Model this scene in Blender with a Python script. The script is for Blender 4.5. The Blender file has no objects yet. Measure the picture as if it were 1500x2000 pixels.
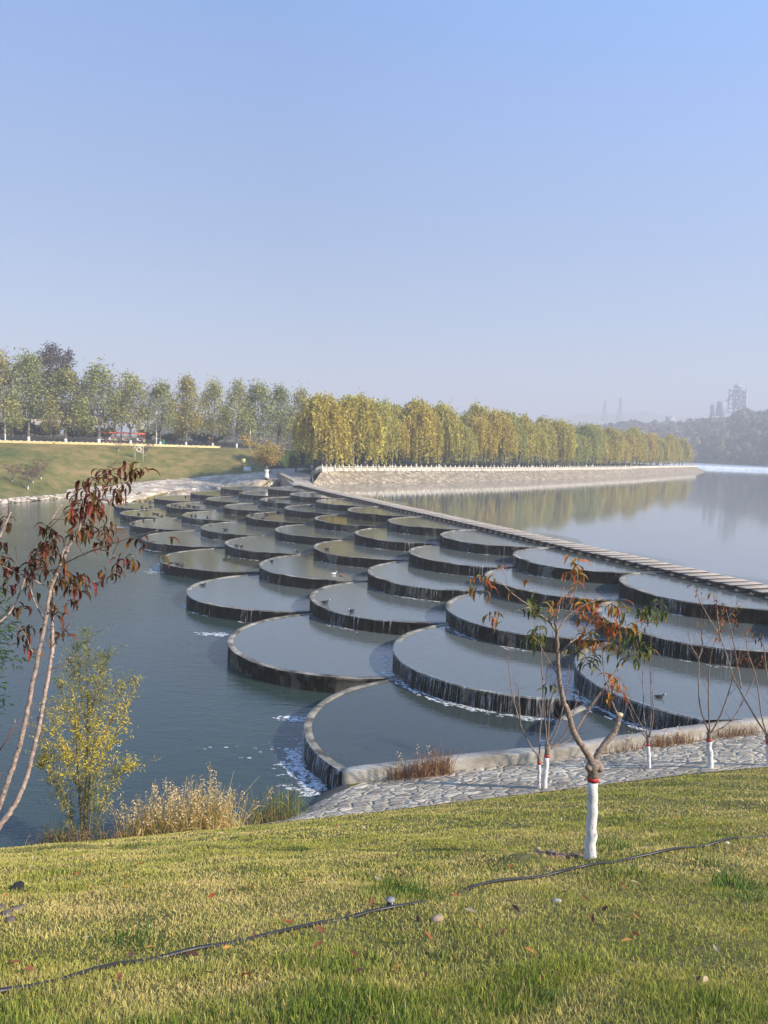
import bpy, math, random
import numpy as np
from mathutils import Vector, Matrix
rnd = random.Random(7)
rng = np.random.default_rng(7)
sc = bpy.context.scene
COL = sc.collection
R = math.radians

# ------------------------------------------------------------------ camera
F = 1500.0                     # focal length in pixels of a 1500 x 2000 frame
HOR = 869.0
ROLL = R(2.2)
PITCH = math.atan((1000 - HOR) / F)
CR, SR, CP, SP = math.cos(ROLL), math.sin(ROLL), math.cos(PITCH), math.sin(PITCH)
right = Vector((1, 0, 0)); up = Vector((0, SP, CP)); fwd = Vector((0, CP, -SP))
cr = CR * right + SR * up
cu = -SR * right + CR * up
cam_d = bpy.data.cameras.new('camera'); cam = bpy.data.objects.new('camera', cam_d); COL.objects.link(cam)
cam.matrix_world = Matrix((cr, cu, -fwd)).transposed().to_4x4()
cam_d.sensor_fit = 'VERTICAL'; cam_d.sensor_height = 36; cam_d.lens = 36 * F / 2000
cam_d.clip_start = 0.1; cam_d.clip_end = 20000
sc.camera = cam

# ------------------------------------------------------------------ light
SUN_EL, SUN_AZ = R(30), R(116)          # azimuth clockwise from +Y (the view direction)
w = bpy.data.worlds.new('World'); sc.world = w; w.use_nodes = True
nt = w.node_tree; nt.nodes.clear()
sky = nt.nodes.new('ShaderNodeTexSky'); sky.sky_type = 'NISHITA'; sky.sun_disc = False
sky.sun_elevation = SUN_EL; sky.sun_rotation = SUN_AZ
sky.air_density = 1.0; sky.dust_density = 0.8; sky.ozone_density = 2.0; sky.altitude = 0
bg = nt.nodes.new('ShaderNodeBackground'); bg.inputs[1].default_value = 0.112
out = nt.nodes.new('ShaderNodeOutputWorld')
mx = nt.nodes.new('ShaderNodeMix'); mx.data_type = 'RGBA'; mx.inputs['Factor'].default_value = .7   # thin high haze over the clear sky
tn = nt.nodes.new('ShaderNodeMix'); tn.data_type = 'RGBA'; tn.blend_type = 'MULTIPLY'; tn.inputs['Factor'].default_value = 1; tn.inputs['B'].default_value = (.95, 1.05, 1.25, 1)
nt.links.new(sky.outputs[0], tn.inputs['A']); nt.links.new(tn.outputs['Result'], mx.inputs['A'])
tc = nt.nodes.new('ShaderNodeTexCoord'); sx_ = nt.nodes.new('ShaderNodeSeparateXYZ'); nt.links.new(tc.outputs['Generated'], sx_.inputs[0])
hr_ = nt.nodes.new('ShaderNodeValToRGB'); nt.links.new(sx_.outputs['Z'], hr_.inputs[0]); he = hr_.color_ramp.elements
he[0].position = 0; he[0].color = (.305, .302, .345, 1); he[1].position = .62; he[1].color = (.115, .262, .59, 1); q_ = he.new(.2); q_.color = (.210, .265, .38, 1)
# brighter towards the sun's side
dt = nt.nodes.new('ShaderNodeVectorMath'); dt.operation = 'DOT_PRODUCT'; nt.links.new(tc.outputs['Generated'], dt.inputs[0]); dt.inputs[1].default_value = (math.sin(R(75)), math.cos(R(75)), .25)
gr = nt.nodes.new('ShaderNodeMapRange'); nt.links.new(dt.outputs['Value'], gr.inputs[0]); gr.inputs[1].default_value = .2; gr.inputs[2].default_value = 1.0; gr.inputs[3].default_value = 9.6; gr.inputs[4].default_value = 15
sc_v = nt.nodes.new('ShaderNodeVectorMath'); sc_v.operation = 'SCALE'; nt.links.new(hr_.outputs[0], sc_v.inputs[0]); nt.links.new(gr.outputs[0], sc_v.inputs['Scale'])
nt.links.new(sc_v.outputs[0], mx.inputs['B'])
nt.links.new(mx.outputs['Result'], bg.inputs[0]); nt.links.new(bg.outputs[0], out.inputs[0])
sd = bpy.data.lights.new('sun', 'SUN'); sd.energy = 5.0; sd.angle = R(0.8); sd.color = (1.0, 0.88, 0.72)
sun = bpy.data.objects.new('sun', sd); COL.objects.link(sun)
sdir = Vector((math.sin(SUN_AZ) * math.cos(SUN_EL), math.cos(SUN_AZ) * math.cos(SUN_EL), math.sin(SUN_EL)))
sun.rotation_euler = sdir.to_track_quat('Z', 'Y').to_euler()
sc.view_settings.view_transform = 'Standard'; sc.view_settings.look = 'None'
sc.view_settings.exposure = 0.67; sc.view_settings.gamma = 1
sc.cycles.max_bounces = 6; sc.cycles.volume_bounces = 0; sc.cycles.transparent_max_bounces = 12
sc.cycles.sample_clamp_indirect = 4

# ------------------------------------------------------------------ survey helpers
def ray(x, y):
    x -= 750; y -= 1000
    a = x * CR + y * SR; b = -x * SR + y * CR
    return Vector((a, F * CP - b * SP, -F * SP - b * CP))
def back(x, y, z):             # point on level z seen in that direction
    d = ray(x, y); t = z / d.z
    return Vector((d.x * t, d.y * t, z))
def at(x, y, Y):               # point at ground distance Y
    d = ray(x, y); t = Y / d.y
    return d * t

# ------------------------------------------------------------------ mesh helpers
class MB:
    def __init__(s): s.v = []; s.f = []; s.c = []; s.m = []; s.n = 0
    def add(s, V, Fc, col=(1, 1, 1), mi=0):
        V = np.asarray(V, float).reshape(-1, 3)
        s.v.append(V)
        c = np.asarray(col, float)
        s.c.append(np.broadcast_to(c, (len(V), 3)) if c.ndim == 1 else c)
        for q in Fc: s.f.append(tuple(i + s.n for i in q)); s.m.append(mi)
        s.n += len(V)
    def box(s, c, size, rz=0, col=(1, 1, 1), mi=0, tilt=None):
        x, y, z = [k / 2 for k in size]
        P = np.array([(-x, -y, -z), (x, -y, -z), (x, y, -z), (-x, y, -z), (-x, -y, z), (x, -y, z), (x, y, z), (-x, y, z)])
        if tilt is not None: P = P @ np.array(Matrix.Rotation(tilt, 3, 'X')).T
        ca, sa = math.cos(rz), math.sin(rz)
        P = P @ np.array([[ca, sa, 0], [-sa, ca, 0], [0, 0, 1]])
        s.add(P + np.array(c), [(0, 3, 2, 1), (4, 5, 6, 7), (0, 1, 5, 4), (1, 2, 6, 5), (2, 3, 7, 6), (3, 0, 4, 7)], col, mi)
    def tube(s, pts, rad, n=6, col=(1, 1, 1), mi=0, cap=True):
        pts = np.asarray([tuple(p) for p in pts], float)
        k = len(pts)
        rad = np.broadcast_to(np.asarray(rad, float), (k,))
        T = np.gradient(pts, axis=0); T /= np.linalg.norm(T, axis=1)[:, None] + 1e-9
        ref = np.array([0.0, 0.0, 1.0]) if abs(T[0][2]) < .9 else np.array([1.0, 0, 0])
        V = []
        a = np.arange(n) * 2 * np.pi / n
        N = np.cross(T[0], ref); N /= np.linalg.norm(N)
        for i in range(k):
            N = N - T[i] * np.dot(N, T[i]); N /= np.linalg.norm(N) + 1e-9
            B = np.cross(T[i], N)
            V.append(pts[i] + rad[i] * (np.cos(a)[:, None] * N + np.sin(a)[:, None] * B))
        V = np.concatenate(V)
        fc = [(i * n + j, i * n + (j + 1) % n, (i + 1) * n + (j + 1) % n, (i + 1) * n + j) for i in range(k - 1) for j in range(n)]
        if cap: fc += [tuple(range(n))[::-1], tuple((k - 1) * n + j for j in range(n))]
        c = np.asarray(col, float)
        if c.ndim == 2: c = np.repeat(c, n, axis=0)
        s.add(V, fc, c, mi)
    def ball(s, c, r, col=(1, 1, 1), n=8, m=5, mi=0, jit=0):
        r = np.broadcast_to(np.asarray(r, float), (3,))
        V = [(0, 0, -1)]
        for i in range(1, m):
            p = -math.pi / 2 + math.pi * i / m
            for j in range(n):
                V.append((math.cos(p) * math.cos(2 * math.pi * j / n), math.cos(p) * math.sin(2 * math.pi * j / n), math.sin(p)))
        V.append((0, 0, 1)); V = np.array(V, float)
        if jit: V *= 1 + rng.normal(0, jit, (len(V), 1))
        fc = [(0, 1 + (j + 1) % n, 1 + j) for j in range(n)]
        for i in range(m - 2):
            fc += [(1 + i * n + j, 1 + i * n + (j + 1) % n, 1 + (i + 1) * n + (j + 1) % n, 1 + (i + 1) * n + j) for j in range(n)]
        t = 1 + (m - 2) * n
        fc += [(t + j, t + (j + 1) % n, len(V) - 1) for j in range(n)]
        s.add(V * r + np.array(c), fc, col, mi)
    def cards(s, Q, C):        # Q (n,4,3) quads, C (n,3) colours
        n = len(Q)
        s.v.append(Q.reshape(-1, 3)); s.c.append(np.repeat(C, 4, axis=0))
        s.f.append(('Q', s.n, n)); s.m.append(0); s.n += 4 * n
    def build(s, name, mats, parent=None, smooth=False, loc=None):
        V = np.concatenate(s.v); C = np.concatenate(s.c)
        loops = []; starts = []; tot = 0; mi = []
        for q, m in zip(s.f, s.m):
            if q[0] == 'Q':
                loops.append(np.arange(q[1], q[1] + 4 * q[2])); starts.append(tot + 4 * np.arange(q[2])); tot += 4 * q[2]
                mi.append(np.full(q[2], m))
            else:
                loops.append(np.array(q)); starts.append(np.array([tot])); tot += len(q); mi.append(np.array([m]))
        me = bpy.data.meshes.new(name)
        me.vertices.add(len(V)); me.loops.add(tot); st = np.concatenate(starts); me.polygons.add(len(st))
        if loc is not None: V = V - np.array(loc)
        me.vertices.foreach_set('co', V.astype(np.float32).ravel())
        me.loops.foreach_set('vertex_index', np.concatenate(loops).astype(np.int32))
        me.polygons.foreach_set('loop_start', st.astype(np.int32))
        if not isinstance(mats, (list, tuple)): mats = [mats]
        for m in mats: me.materials.append(m)
        me.polygons.foreach_set('material_index', np.concatenate(mi).astype(np.int32))
        a = me.attributes.new('Col', 'FLOAT_COLOR', 'POINT')
        a.data.foreach_set('color', np.concatenate([C, np.ones((len(C), 1))], 1).astype(np.float32).ravel())
        me.update(calc_edges=True); me.validate()
        if smooth: me.polygons.foreach_set('use_smooth', np.ones(len(me.polygons), bool))
        o = bpy.data.objects.new(name, me); COL.objects.link(o)
        if loc is not None: o.location = loc
        if parent is not None: o.parent = parent
        return o

def tag(o, label=None, cat=None, group=None, kind=None):
    if label: o['label'] = label
    if cat: o['category'] = cat
    if group: o['group'] = group
    if kind: o['kind'] = kind
    return o
def empty(name, loc, label, cat, group=None, rz=0):
    o = bpy.data.objects.new(name, None); COL.objects.link(o); o.location = loc; o.rotation_euler.z = rz
    o.empty_display_size = .2
    return tag(o, label, cat, group)
def dup(o, parent=None):
    c = o.copy(); COL.objects.link(c)
    if parent is not None: c.parent = parent
    for ch in [k for k in o.children]: dup(ch, c)
    return c
def place(proto, first, loc, rz=0, sc_=1.0, label=None, group=None):
    o = proto if first else dup(proto)
    o.location = loc; o.rotation_euler.z = rz; o.scale = (sc_, sc_, sc_) if not hasattr(sc_, '__len__') else sc_
    if label: o['label'] = label
    if group: o['group'] = group
    return o
ORD = lambda n: str(n) + ('th' if 10 <= n % 100 <= 20 else {1: 'st', 2: 'nd', 3: 'rd'}.get(n % 10, 'th'))

# ------------------------------------------------------------------ materials
def mat(name):
    m = bpy.data.materials.new(name); m.use_nodes = True
    t = m.node_tree; b = t.nodes['Principled BSDF']
    return m, t, b
def N(t, typ, **kw):
    n = t.nodes.new(typ)
    for k, v in kw.items():
        if k[0] == '_': n.inputs[int(k[1:])].default_value = v
        else: setattr(n, k, v)
    return n
def ramp(t, fac, stops):
    r = t.nodes.new('ShaderNodeValToRGB'); t.links.new(fac, r.inputs[0])
    e = r.color_ramp.elements
    while len(e) < len(stops): e.new(.5)
    for i, (p, c) in enumerate(stops): e[i].position = p; e[i].color = (*c, 1) if len(c) == 3 else c
    return r
def noise(t, scale, detail=4, rough=.55, vec=None, dist=0):
    n = N(t, 'ShaderNodeTexNoise'); n.inputs['Scale'].default_value = scale; n.inputs['Detail'].default_value = detail
    n.inputs['Roughness'].default_value = rough; n.inputs['Distortion'].default_value = dist
    if vec is not None: t.links.new(vec, n.inputs['Vector'])
    return n
def pos(t, scale=(1, 1, 1), obj=False):
    if obj: src = N(t, 'ShaderNodeTexCoord').outputs['Object']
    else: src = N(t, 'ShaderNodeNewGeometry').outputs['Position']
    mp = N(t, 'ShaderNodeMapping'); mp.inputs['Scale'].default_value = scale
    t.links.new(src, mp.inputs[0]); return mp.outputs[0]
def mix(t, fac, a, b, typ='MIX'):
    m = N(t, 'ShaderNodeMix', data_type='RGBA', blend_type=typ)
    for sock, v in ((m.inputs['Factor'], fac), (m.inputs['A'], a), (m.inputs['B'], b)):
        if hasattr(v, 'is_linked'): t.links.new(v, sock)
        elif isinstance(v, (int, float)): sock.default_value = v
        else: sock.default_value = (*v, 1)
    return m.outputs['Result']
def bump(t, b, h, strength=.3, dist=.05):
    n = N(t, 'ShaderNodeBump'); n.inputs['Strength'].default_value = strength; n.inputs['Distance'].default_value = dist
    t.links.new(h, n.inputs['Height']); t.links.new(n.outputs[0], b.inputs['Normal']); return n

def flat(name, col, rough=.7, metal=0, var=.25, scale=4):
    m, t, b = mat(name)
    n = noise(t, scale, 5, vec=pos(t))
    r = ramp(t, n.outputs[0], [(.3, tuple(c * (1 - var) for c in col)), (.7, tuple(min(1, c * (1 + var)) for c in col))])
    t.links.new(r.outputs[0], b.inputs['Base Color']); b.inputs['Roughness'].default_value = rough; b.inputs['Metallic'].default_value = metal
    return m
def leafy(name, trans=.35, objvar=None, rough=.6):
    m, t, b = mat(name)
    a = N(t, 'ShaderNodeAttribute', attribute_name='Col'); c = a.outputs['Color']
    if objvar:
        oi = N(t, 'ShaderNodeObjectInfo')
        r = ramp(t, oi.outputs['Random'], objvar)
        c = mix(t, 1.0, c, r.outputs[0], 'MULTIPLY')
    t.links.new(c, b.inputs['Base Color']); b.inputs['Roughness'].default_value = rough
    b.inputs['Specular IOR Level'].default_value = .25
    tr = N(t, 'ShaderNodeBsdfTranslucent'); t.links.new(c, tr.inputs[0])
    ms = N(t, 'ShaderNodeMixShader'); ms.inputs[0].default_value = trans
    t.links.new(b.outputs[0], ms.inputs[1]); t.links.new(tr.outputs[0], ms.inputs[2])
    t.links.new(ms.outputs[0], t.nodes['Material Output'].inputs[0])
    return m
def vcol(name, rough=.8, bumps=None):
    m, t, b = mat(name)
    a = N(t, 'ShaderNodeAttribute', attribute_name='Col')
    t.links.new(a.outputs['Color'], b.inputs['Base Color']); b.inputs['Roughness'].default_value = rough
    if bumps:
        n = noise(t, bumps, 5, vec=pos(t)); bump(t, b, n.outputs[0], .5, .02)
    return m

def water(name, col, wave, strength, calm=.5, stretch=(1, 1, 1), rough=.06, col2=None, ior=1.75):
    m, t, b = mat(name)
    p = pos(t, stretch)
    big = noise(t, .05, 3, vec=pos(t))
    n1 = noise(t, wave, 4, .6, vec=p, dist=.4)
    n2 = noise(t, wave * 4.2, 3, .6, vec=p)
    ad = N(t, 'ShaderNodeMath', operation='MULTIPLY_ADD'); t.links.new(n2.outputs[0], ad.inputs[0]); ad.inputs[1].default_value = .3
    t.links.new(n1.outputs[0], ad.inputs[2])
    bp = bump(t, b, ad.outputs[0], strength, .12)
    r = ramp(t, big.outputs[0], [(.38, (calm,) * 3), (.62, (1, 1, 1))])
    mu = N(t, 'ShaderNodeMath', operation='MULTIPLY'); t.links.new(r.outputs[0], mu.inputs[0]); mu.inputs[1].default_value = strength
    t.links.new(mu.outputs[0], bp.inputs['Strength'])
    cc = mix(t, big.outputs[0], col, col2 or tuple(k * 1.15 for k in col))
    t.links.new(cc, b.inputs['Base Color'])
    b.inputs['Roughness'].default_value = rough; b.inputs['IOR'].default_value = ior
    return m

M = {}
M['lake'] = water('lake_water', (.16, .175, .17), .9, .05, .35, (1, .8, 1), .05)
M['pool'] = water('lower_water', (.030, .050, .044), 1.6, .30, .55, (.7, 1.5, 1), .05, None, 1.5)
M['basin'] = water('basin_water', (.10, .115, .105), 2.4, .12, .5, (.8, 1.2, 1), .04)
M['basin_dark'] = water('dark_basin_water', (.038, .052, .046), 2.2, .16, .6, (.8, 1.2, 1), .04, None, 1.5)  # darker body colour for two basins at the near bank
M['basin_green'] = water('tree_reflection_basin_water', (.08, .083, .05), 2.2, .07, .5, (.8, 1.2, 1), .04)  # olive reflection of the far trees put into the water colour

def concrete_wall():
    m, t, b = mat('wet_concrete_wall')
    oc = N(t, 'ShaderNodeTexCoord')
    n = noise(t, 3.0, 6, .65, vec=pos(t, (1, 1, .22)))
    n2 = noise(t, .5, 4, .6, vec=pos(t, (1, 1, .6)))
    r = ramp(t, n.outputs[0], [(.34, (.007, .007, .004)), (.54, (.026, .023, .011)), (.76, (.10, .085, .045))])
    patch = ramp(t, n2.outputs[0], [(.57, (0, 0, 0)), (.63, (.8, .8, .8))])
    n3 = noise(t, 9, 5, .6, vec=pos(t))
    lt = ramp(t, n3.outputs[0], [(.35, (.16, .145, .105)), (.7, (.3, .28, .22))])
    c = mix(t, patch.outputs[0], r.outputs[0], lt.outputs[0])
    t.links.new(c, b.inputs['Base Color']); b.inputs['Roughness'].default_value = .7; b.inputs['Specular IOR Level'].default_value = .2
    bump(t, b, n3.outputs[0], .6, .03)
    return m
M['wetwall'] = concrete_wall()
def concrete(name, dark, light, sc1=1.5, rough=.8, shift=0):
    m, t, b = mat(name)
    n = noise(t, sc1, 7, .65, vec=pos(t)); n2 = noise(t, 14, 4, .6, vec=pos(t))
    r = ramp(t, n.outputs[0], [(.3 + shift, dark), (.62 + shift, light)])
    c = mix(t, .35, r.outputs[0], n2.outputs[0], 'OVERLAY')
    t.links.new(c, b.inputs['Base Color']); b.inputs['Roughness'].default_value = rough
    bump(t, b, n2.outputs[0], .5, .02)
    return m
M['rim'] = concrete('rim_concrete', (.055, .05, .035), (.40, .37, .30), 1.3, .6, .08)
M['bankwall'] = concrete('bank_wall_concrete', (.2, .175, .13), (.46, .43, .37), .9)
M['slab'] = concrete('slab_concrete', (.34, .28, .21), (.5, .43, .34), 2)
M['darkslab'] = concrete('shaded_slab_side', (.04, .035, .03), (.10, .085, .07), 2)  # same concrete with the shade below the sunlit tops painted in
M['paving'] = concrete('ramp_concrete', (.36, .31, .26), (.52, .46, .39), .25)
M['balustrade'] = concrete('balustrade_stone', (.55, .5, .42), (.75, .7, .6), .5)

def stones(name, scale, c1, c2, mortar, stretch=(1, 1, 1), edge=.06):
    m, t, b = mat(name)
    nz = noise(t, 1.3, 3, vec=pos(t)); pv = pos(t, stretch)
    va = N(t, 'ShaderNodeVectorMath', operation='MULTIPLY_ADD'); t.links.new(nz.outputs[1], va.inputs[0]); va.inputs[1].default_value = (.5, .5, .5); t.links.new(pv, va.inputs[2])
    v = N(t, 'ShaderNodeTexVoronoi', feature='DISTANCE_TO_EDGE'); v.inputs['Scale'].default_value = scale
    t.links.new(va.outputs[0], v.inputs['Vector'])
    v2 = N(t, 'ShaderNodeTexVoronoi'); v2.inputs['Scale'].default_value = scale; t.links.new(va.outputs[0], v2.inputs['Vector'])
    sep = N(t, 'ShaderNodeSeparateColor'); t.links.new(v2.outputs['Color'], sep.inputs[0])
    r = ramp(t, sep.outputs[0], [(0, c1), (.45, tuple((a + q) / 2 for a, q in zip(c1, c2))), (.8, c2), (1, tuple(min(1, k * 1.25) for k in c2))])
    e = ramp(t, v.outputs['Distance'], [(0, (0, 0, 0)), (edge, (1, 1, 1))])
    n = noise(t, 6, 5, vec=pos(t)); c0 = mix(t, .5, r.outputs[0], n.outputs[0], 'OVERLAY')
    big = noise(t, .35, 4, vec=pos(t)); mor = ramp(t, big.outputs[0], [(.4, mortar), (.65, tuple(k * .55 for k in mortar))])
    c = mix(t, e.outputs[0], mor.outputs[0], c0)
    t.links.new(c, b.inputs['Base Color']); b.inputs['Roughness'].default_value = .85
    bump(t, b, e.outputs[0], 1.0, .06)
    return m
M['flag'] = stones('flagstone_path', 3.1, (.23, .20, .155), (.54, .47, .36), (.54, .47, .34), (.7, 1.15, 1), .20)
M['rubble'] = stones('rubble_facing', .75, (.36, .29, .21), (.66, .57, .44), (.38, .32, .25), (1, 1, 1.6))
M['rubble2'] = stones('embankment_facing', 1.2, (.21, .17, .115), (.42, .35, .25), (.21, .175, .125), (1, 1, 1.6))

def grassmat(name, cols, s1=.5, s2=3):
    m, t, b = mat(name)
    a = noise(t, s1, 5, .6, vec=pos(t)); c = noise(t, s2, 6, .7, vec=pos(t))
    m1 = N(t, 'ShaderNodeMath', operation='MULTIPLY_ADD'); t.links.new(c.outputs[0], m1.inputs[0]); m1.inputs[1].default_value = .6
    hlf = N(t, 'ShaderNodeMath', operation='MULTIPLY'); hlf.inputs[1].default_value = .5; t.links.new(a.outputs[0], hlf.inputs[0])
    t.links.new(hlf.outputs[0], m1.inputs[2])
    r = ramp(t, m1.outputs[0], [(.40 + .3 * i / (len(cols) - 1), k) for i, k in enumerate(cols)])
    t.links.new(r.outputs[0], b.inputs['Base Color']); b.inputs['Roughness'].default_value = .9
    b.inputs['Specular IOR Level'].default_value = .15
    bump(t, b, c.outputs[0], .8, .1)
    return m
M['soil_grass'] = grassmat('grass_soil', [(.09, .10, .03), (.16, .16, .05), (.26, .22, .10)], .8, 9)
M['far_grass'] = grassmat('bank_grass', [(.07, .10, .02), (.14, .14, .035), (.24, .19, .065), (.32, .22, .10)], .09, .5)
M['green_slope'] = grassmat('green_slope_grass', [(.02, .04, .012), (.035, .065, .018), (.06, .09, .025)], .3, 2)
M['field'] = grassmat('far_field', [(.08, .12, .03), (.12, .15, .05), (.18, .17, .08)], .02, .2)
M['asphalt'] = flat('road_surface', (.34, .31, .28), .85, 0, .12, .5)
M['kerb'] = flat('yellow_kerb_paint', (.70, .55, .25), .7, 0, .15, 1)
M['white'] = flat('white_paint', (.72, .72, .7), .7, 0, .08, 6)
def whitewash():
    m, t, b = mat('whitewash')
    n = noise(t, 16, 8, .75, vec=pos(t, (1, 1, .5)))
    r = ramp(t, n.outputs[0], [(.36, (.14, .10, .09)), (.44, (.70, .70, .70)), (1, (.82, .82, .82))])
    t.links.new(r.outputs[0], b.inputs['Base Color']); b.inputs['Roughness'].default_value = .85
    bump(t, b, n.outputs[0], .7, .02)
    return m
M['whitewash'] = whitewash()
M['red'] = flat('red_band_paint', (.5, .03, .025), .6, 0, .2, 30)
M['bark'] = flat('peach_bark', (.25, .19, .15), .85, 0, .6, 30)
_t = M['bark'].node_tree; _n = noise(_t, 60, 5, .7, vec=pos(_t, (1, 1, .4))); bump(_t, _t.nodes['Principled BSDF'], _n.outputs[0], .8, .01)
M['bark_red'] = flat('red_twig_bark', (.16, .07, .06), .7, 0, .3, 30)
M['bark_far'] = flat('grey_bark', (.15, .125, .10), .9, 0, .3, 3)
M['leaf'] = leafy('peach_leaf', .35)
M['reed'] = leafy('reed_stalk', .25)
M['blade'] = leafy('grass_blade', .35, rough=.75)
M['wil'] = leafy('willow_leaf', .42, [(0, (.75, .85, .8)), (.3, (1, .98, .8)), (.6, (1.05, 1.0, .75)), (1, (1.14, .96, .65))])
M['pop'] = leafy('poplar_leaf', .3, [(0, (.85, .95, .9)), (.5, (1, 1, .9)), (1, (1.18, 1.02, .75))])
M['foam'] = flat('foam', (.8, .84, .85), .6, 0, .1, 12)
_t = M['foam'].node_tree; _n = noise(_t, 7, 5, .7, vec=pos(_t)); _r = ramp(_t, _n.outputs[0], [(.42, (0, 0, 0)), (.62, (.9,) * 3)]); _t.links.new(_r.outputs[0], _t.nodes['Principled BSDF'].inputs['Alpha'])
M['metal'] = flat('grey_metal', (.35, .34, .32), .5, .6, .1, 3)
M['lampwhite'] = flat('lamp_post_paint', (.72, .70, .66), .5, 0, .05, 3)
M['dark'] = flat('dark_panel', (.02, .022, .03), .35, 0, .1, 3)
M['hose'] = flat('black_hose', (.02, .02, .022), .45, 0, .4, 15)
M['vc'] = vcol('painted')
M['rock'] = vcol('rock', .9, 8)

# falling water: streaky, partly clear
def fallmat():
    m, t, b = mat('falling_water')
    b.inputs['Base Color'].default_value = (.8, .84, .86, 1); b.inputs['Roughness'].default_value = .25
    n = noise(t, 14, 3, .6, vec=pos(t, (1, 1, .12)))
    r = ramp(t, n.outputs[0], [(.42, (0.02,) * 3), (.72, (.40,) * 3)])
    t.links.new(r.outputs[0], b.inputs['Alpha'])
    return m
M['fall'] = fallmat()

# ================================================================== LEVELS
Z = {1: -10.3, 2: -9.57, 3: -8.84, 4: -8.11, 5: -7.38}      # top of each basin row
ZLOW = -11.05                                            # lower pool
ZLAKE = -7.42                                            # upper lake
# ================================================================== SCALE-SHAPED BASINS
ROWS = {1: [(597, 1420), (442, 1252), (364, 1156), (314, 1092), (279, 1050), (252, 1022), (234, 1002), (223, 987)],
        2: [(769, 1265), (605, 1164), (506, 1102), (439, 1060), (393, 1030), (355, 1005), (324, 986), (301, 972)],
        3: [(872, 1182), (719, 1114), (612, 1067), (538, 1034), (481, 1007), (436, 988), (402, 974), (372, 962)],
        4: [(947, 1122), (798, 1077), (694, 1040), (614, 1011), (556, 991), (507, 975), (467, 962), (431, 952)],
        5: [(1209, 1130), (1002, 1083), (861, 1043), (758, 1016), (678, 994), (617, 978), (566, 965), (524, 953)]}
K0 = {1: -1, 2: -1, 3: -1, 4: -1, 5: -2}
EXTRA = {1: 0, 2: 1, 3: 1, 4: 1, 5: 1}         # basins cut off by the near bank, found by carrying the row on
BANK_A, BANK_B = back(668, 1503, -10.27).to_2d(), back(1480, 1402, -8.83).to_2d()     # inner line of the bank wall
bdir = (BANK_B - BANK_A).normalized(); bnor = Vector((-bdir.y, bdir.x))
def side(p): return (p[0] - BANK_A.x) * bnor.x + (p[1] - BANK_A.y) * bnor.y
BAS = []
for r, px in ROWS.items():
    L = np.array([back(x, y, Z[r])[:2] for x, y in px]); k = np.arange(len(px)) + K0[r]
    Rr = 6.6
    for _ in range(8):
        C = L + np.stack([L[:, 1], -L[:, 0]], 1) / np.linalg.norm(L, axis=1)[:, None] * Rr
        px_, py_ = np.polyfit(k, C[:, 0], 3), np.polyfit(k, C[:, 1], 3)
        sp = np.hypot(np.polyval(np.polyder(px_), k), np.polyval(np.polyder(py_), k))
        Rr = (.6 * sp.mean() + .4 * sp)[:, None] / 2
    Cs = .35 * C + .65 * np.stack([np.polyval(px_, k), np.polyval(py_, k)], 1)
    Rs = list(Rr[:, 0]); Cs = list(Cs)
    for e in range(EXTRA[r]):
        Cs.insert(0, Cs[0] * 2 - Cs[1]); Rs.insert(0, Rs[0]); k = np.concatenate([[k[0] - 1], k])
    for i in range(len(Cs)):
        BAS.append(dict(r=r, k=int(k[i]), i=i, c=Vector(Cs[i]), R=Rs[i], n=len(Cs), prev=Vector(Cs[i - 1]) if i else None,
                        next=Vector(Cs[i + 1]) if i + 1 < len(Cs) else None))
def clip_poly(P):
    o = []
    for i in range(len(P)):
        a, b = P[i], P[(i + 1) % len(P)]; da, db = side(a), side(b)
        if da >= 0: o.append(a)
        if (da >= 0) != (db >= 0):
            t = da / (da - db); o.append((a[0] + (b[0] - a[0]) * t, a[1] + (b[1] - a[1]) * t))
    return o
def sm0(a, b, x): t = min(1, max(0, (x - a) / (b - a))); return t * t * (3 - 2 * t)
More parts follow.
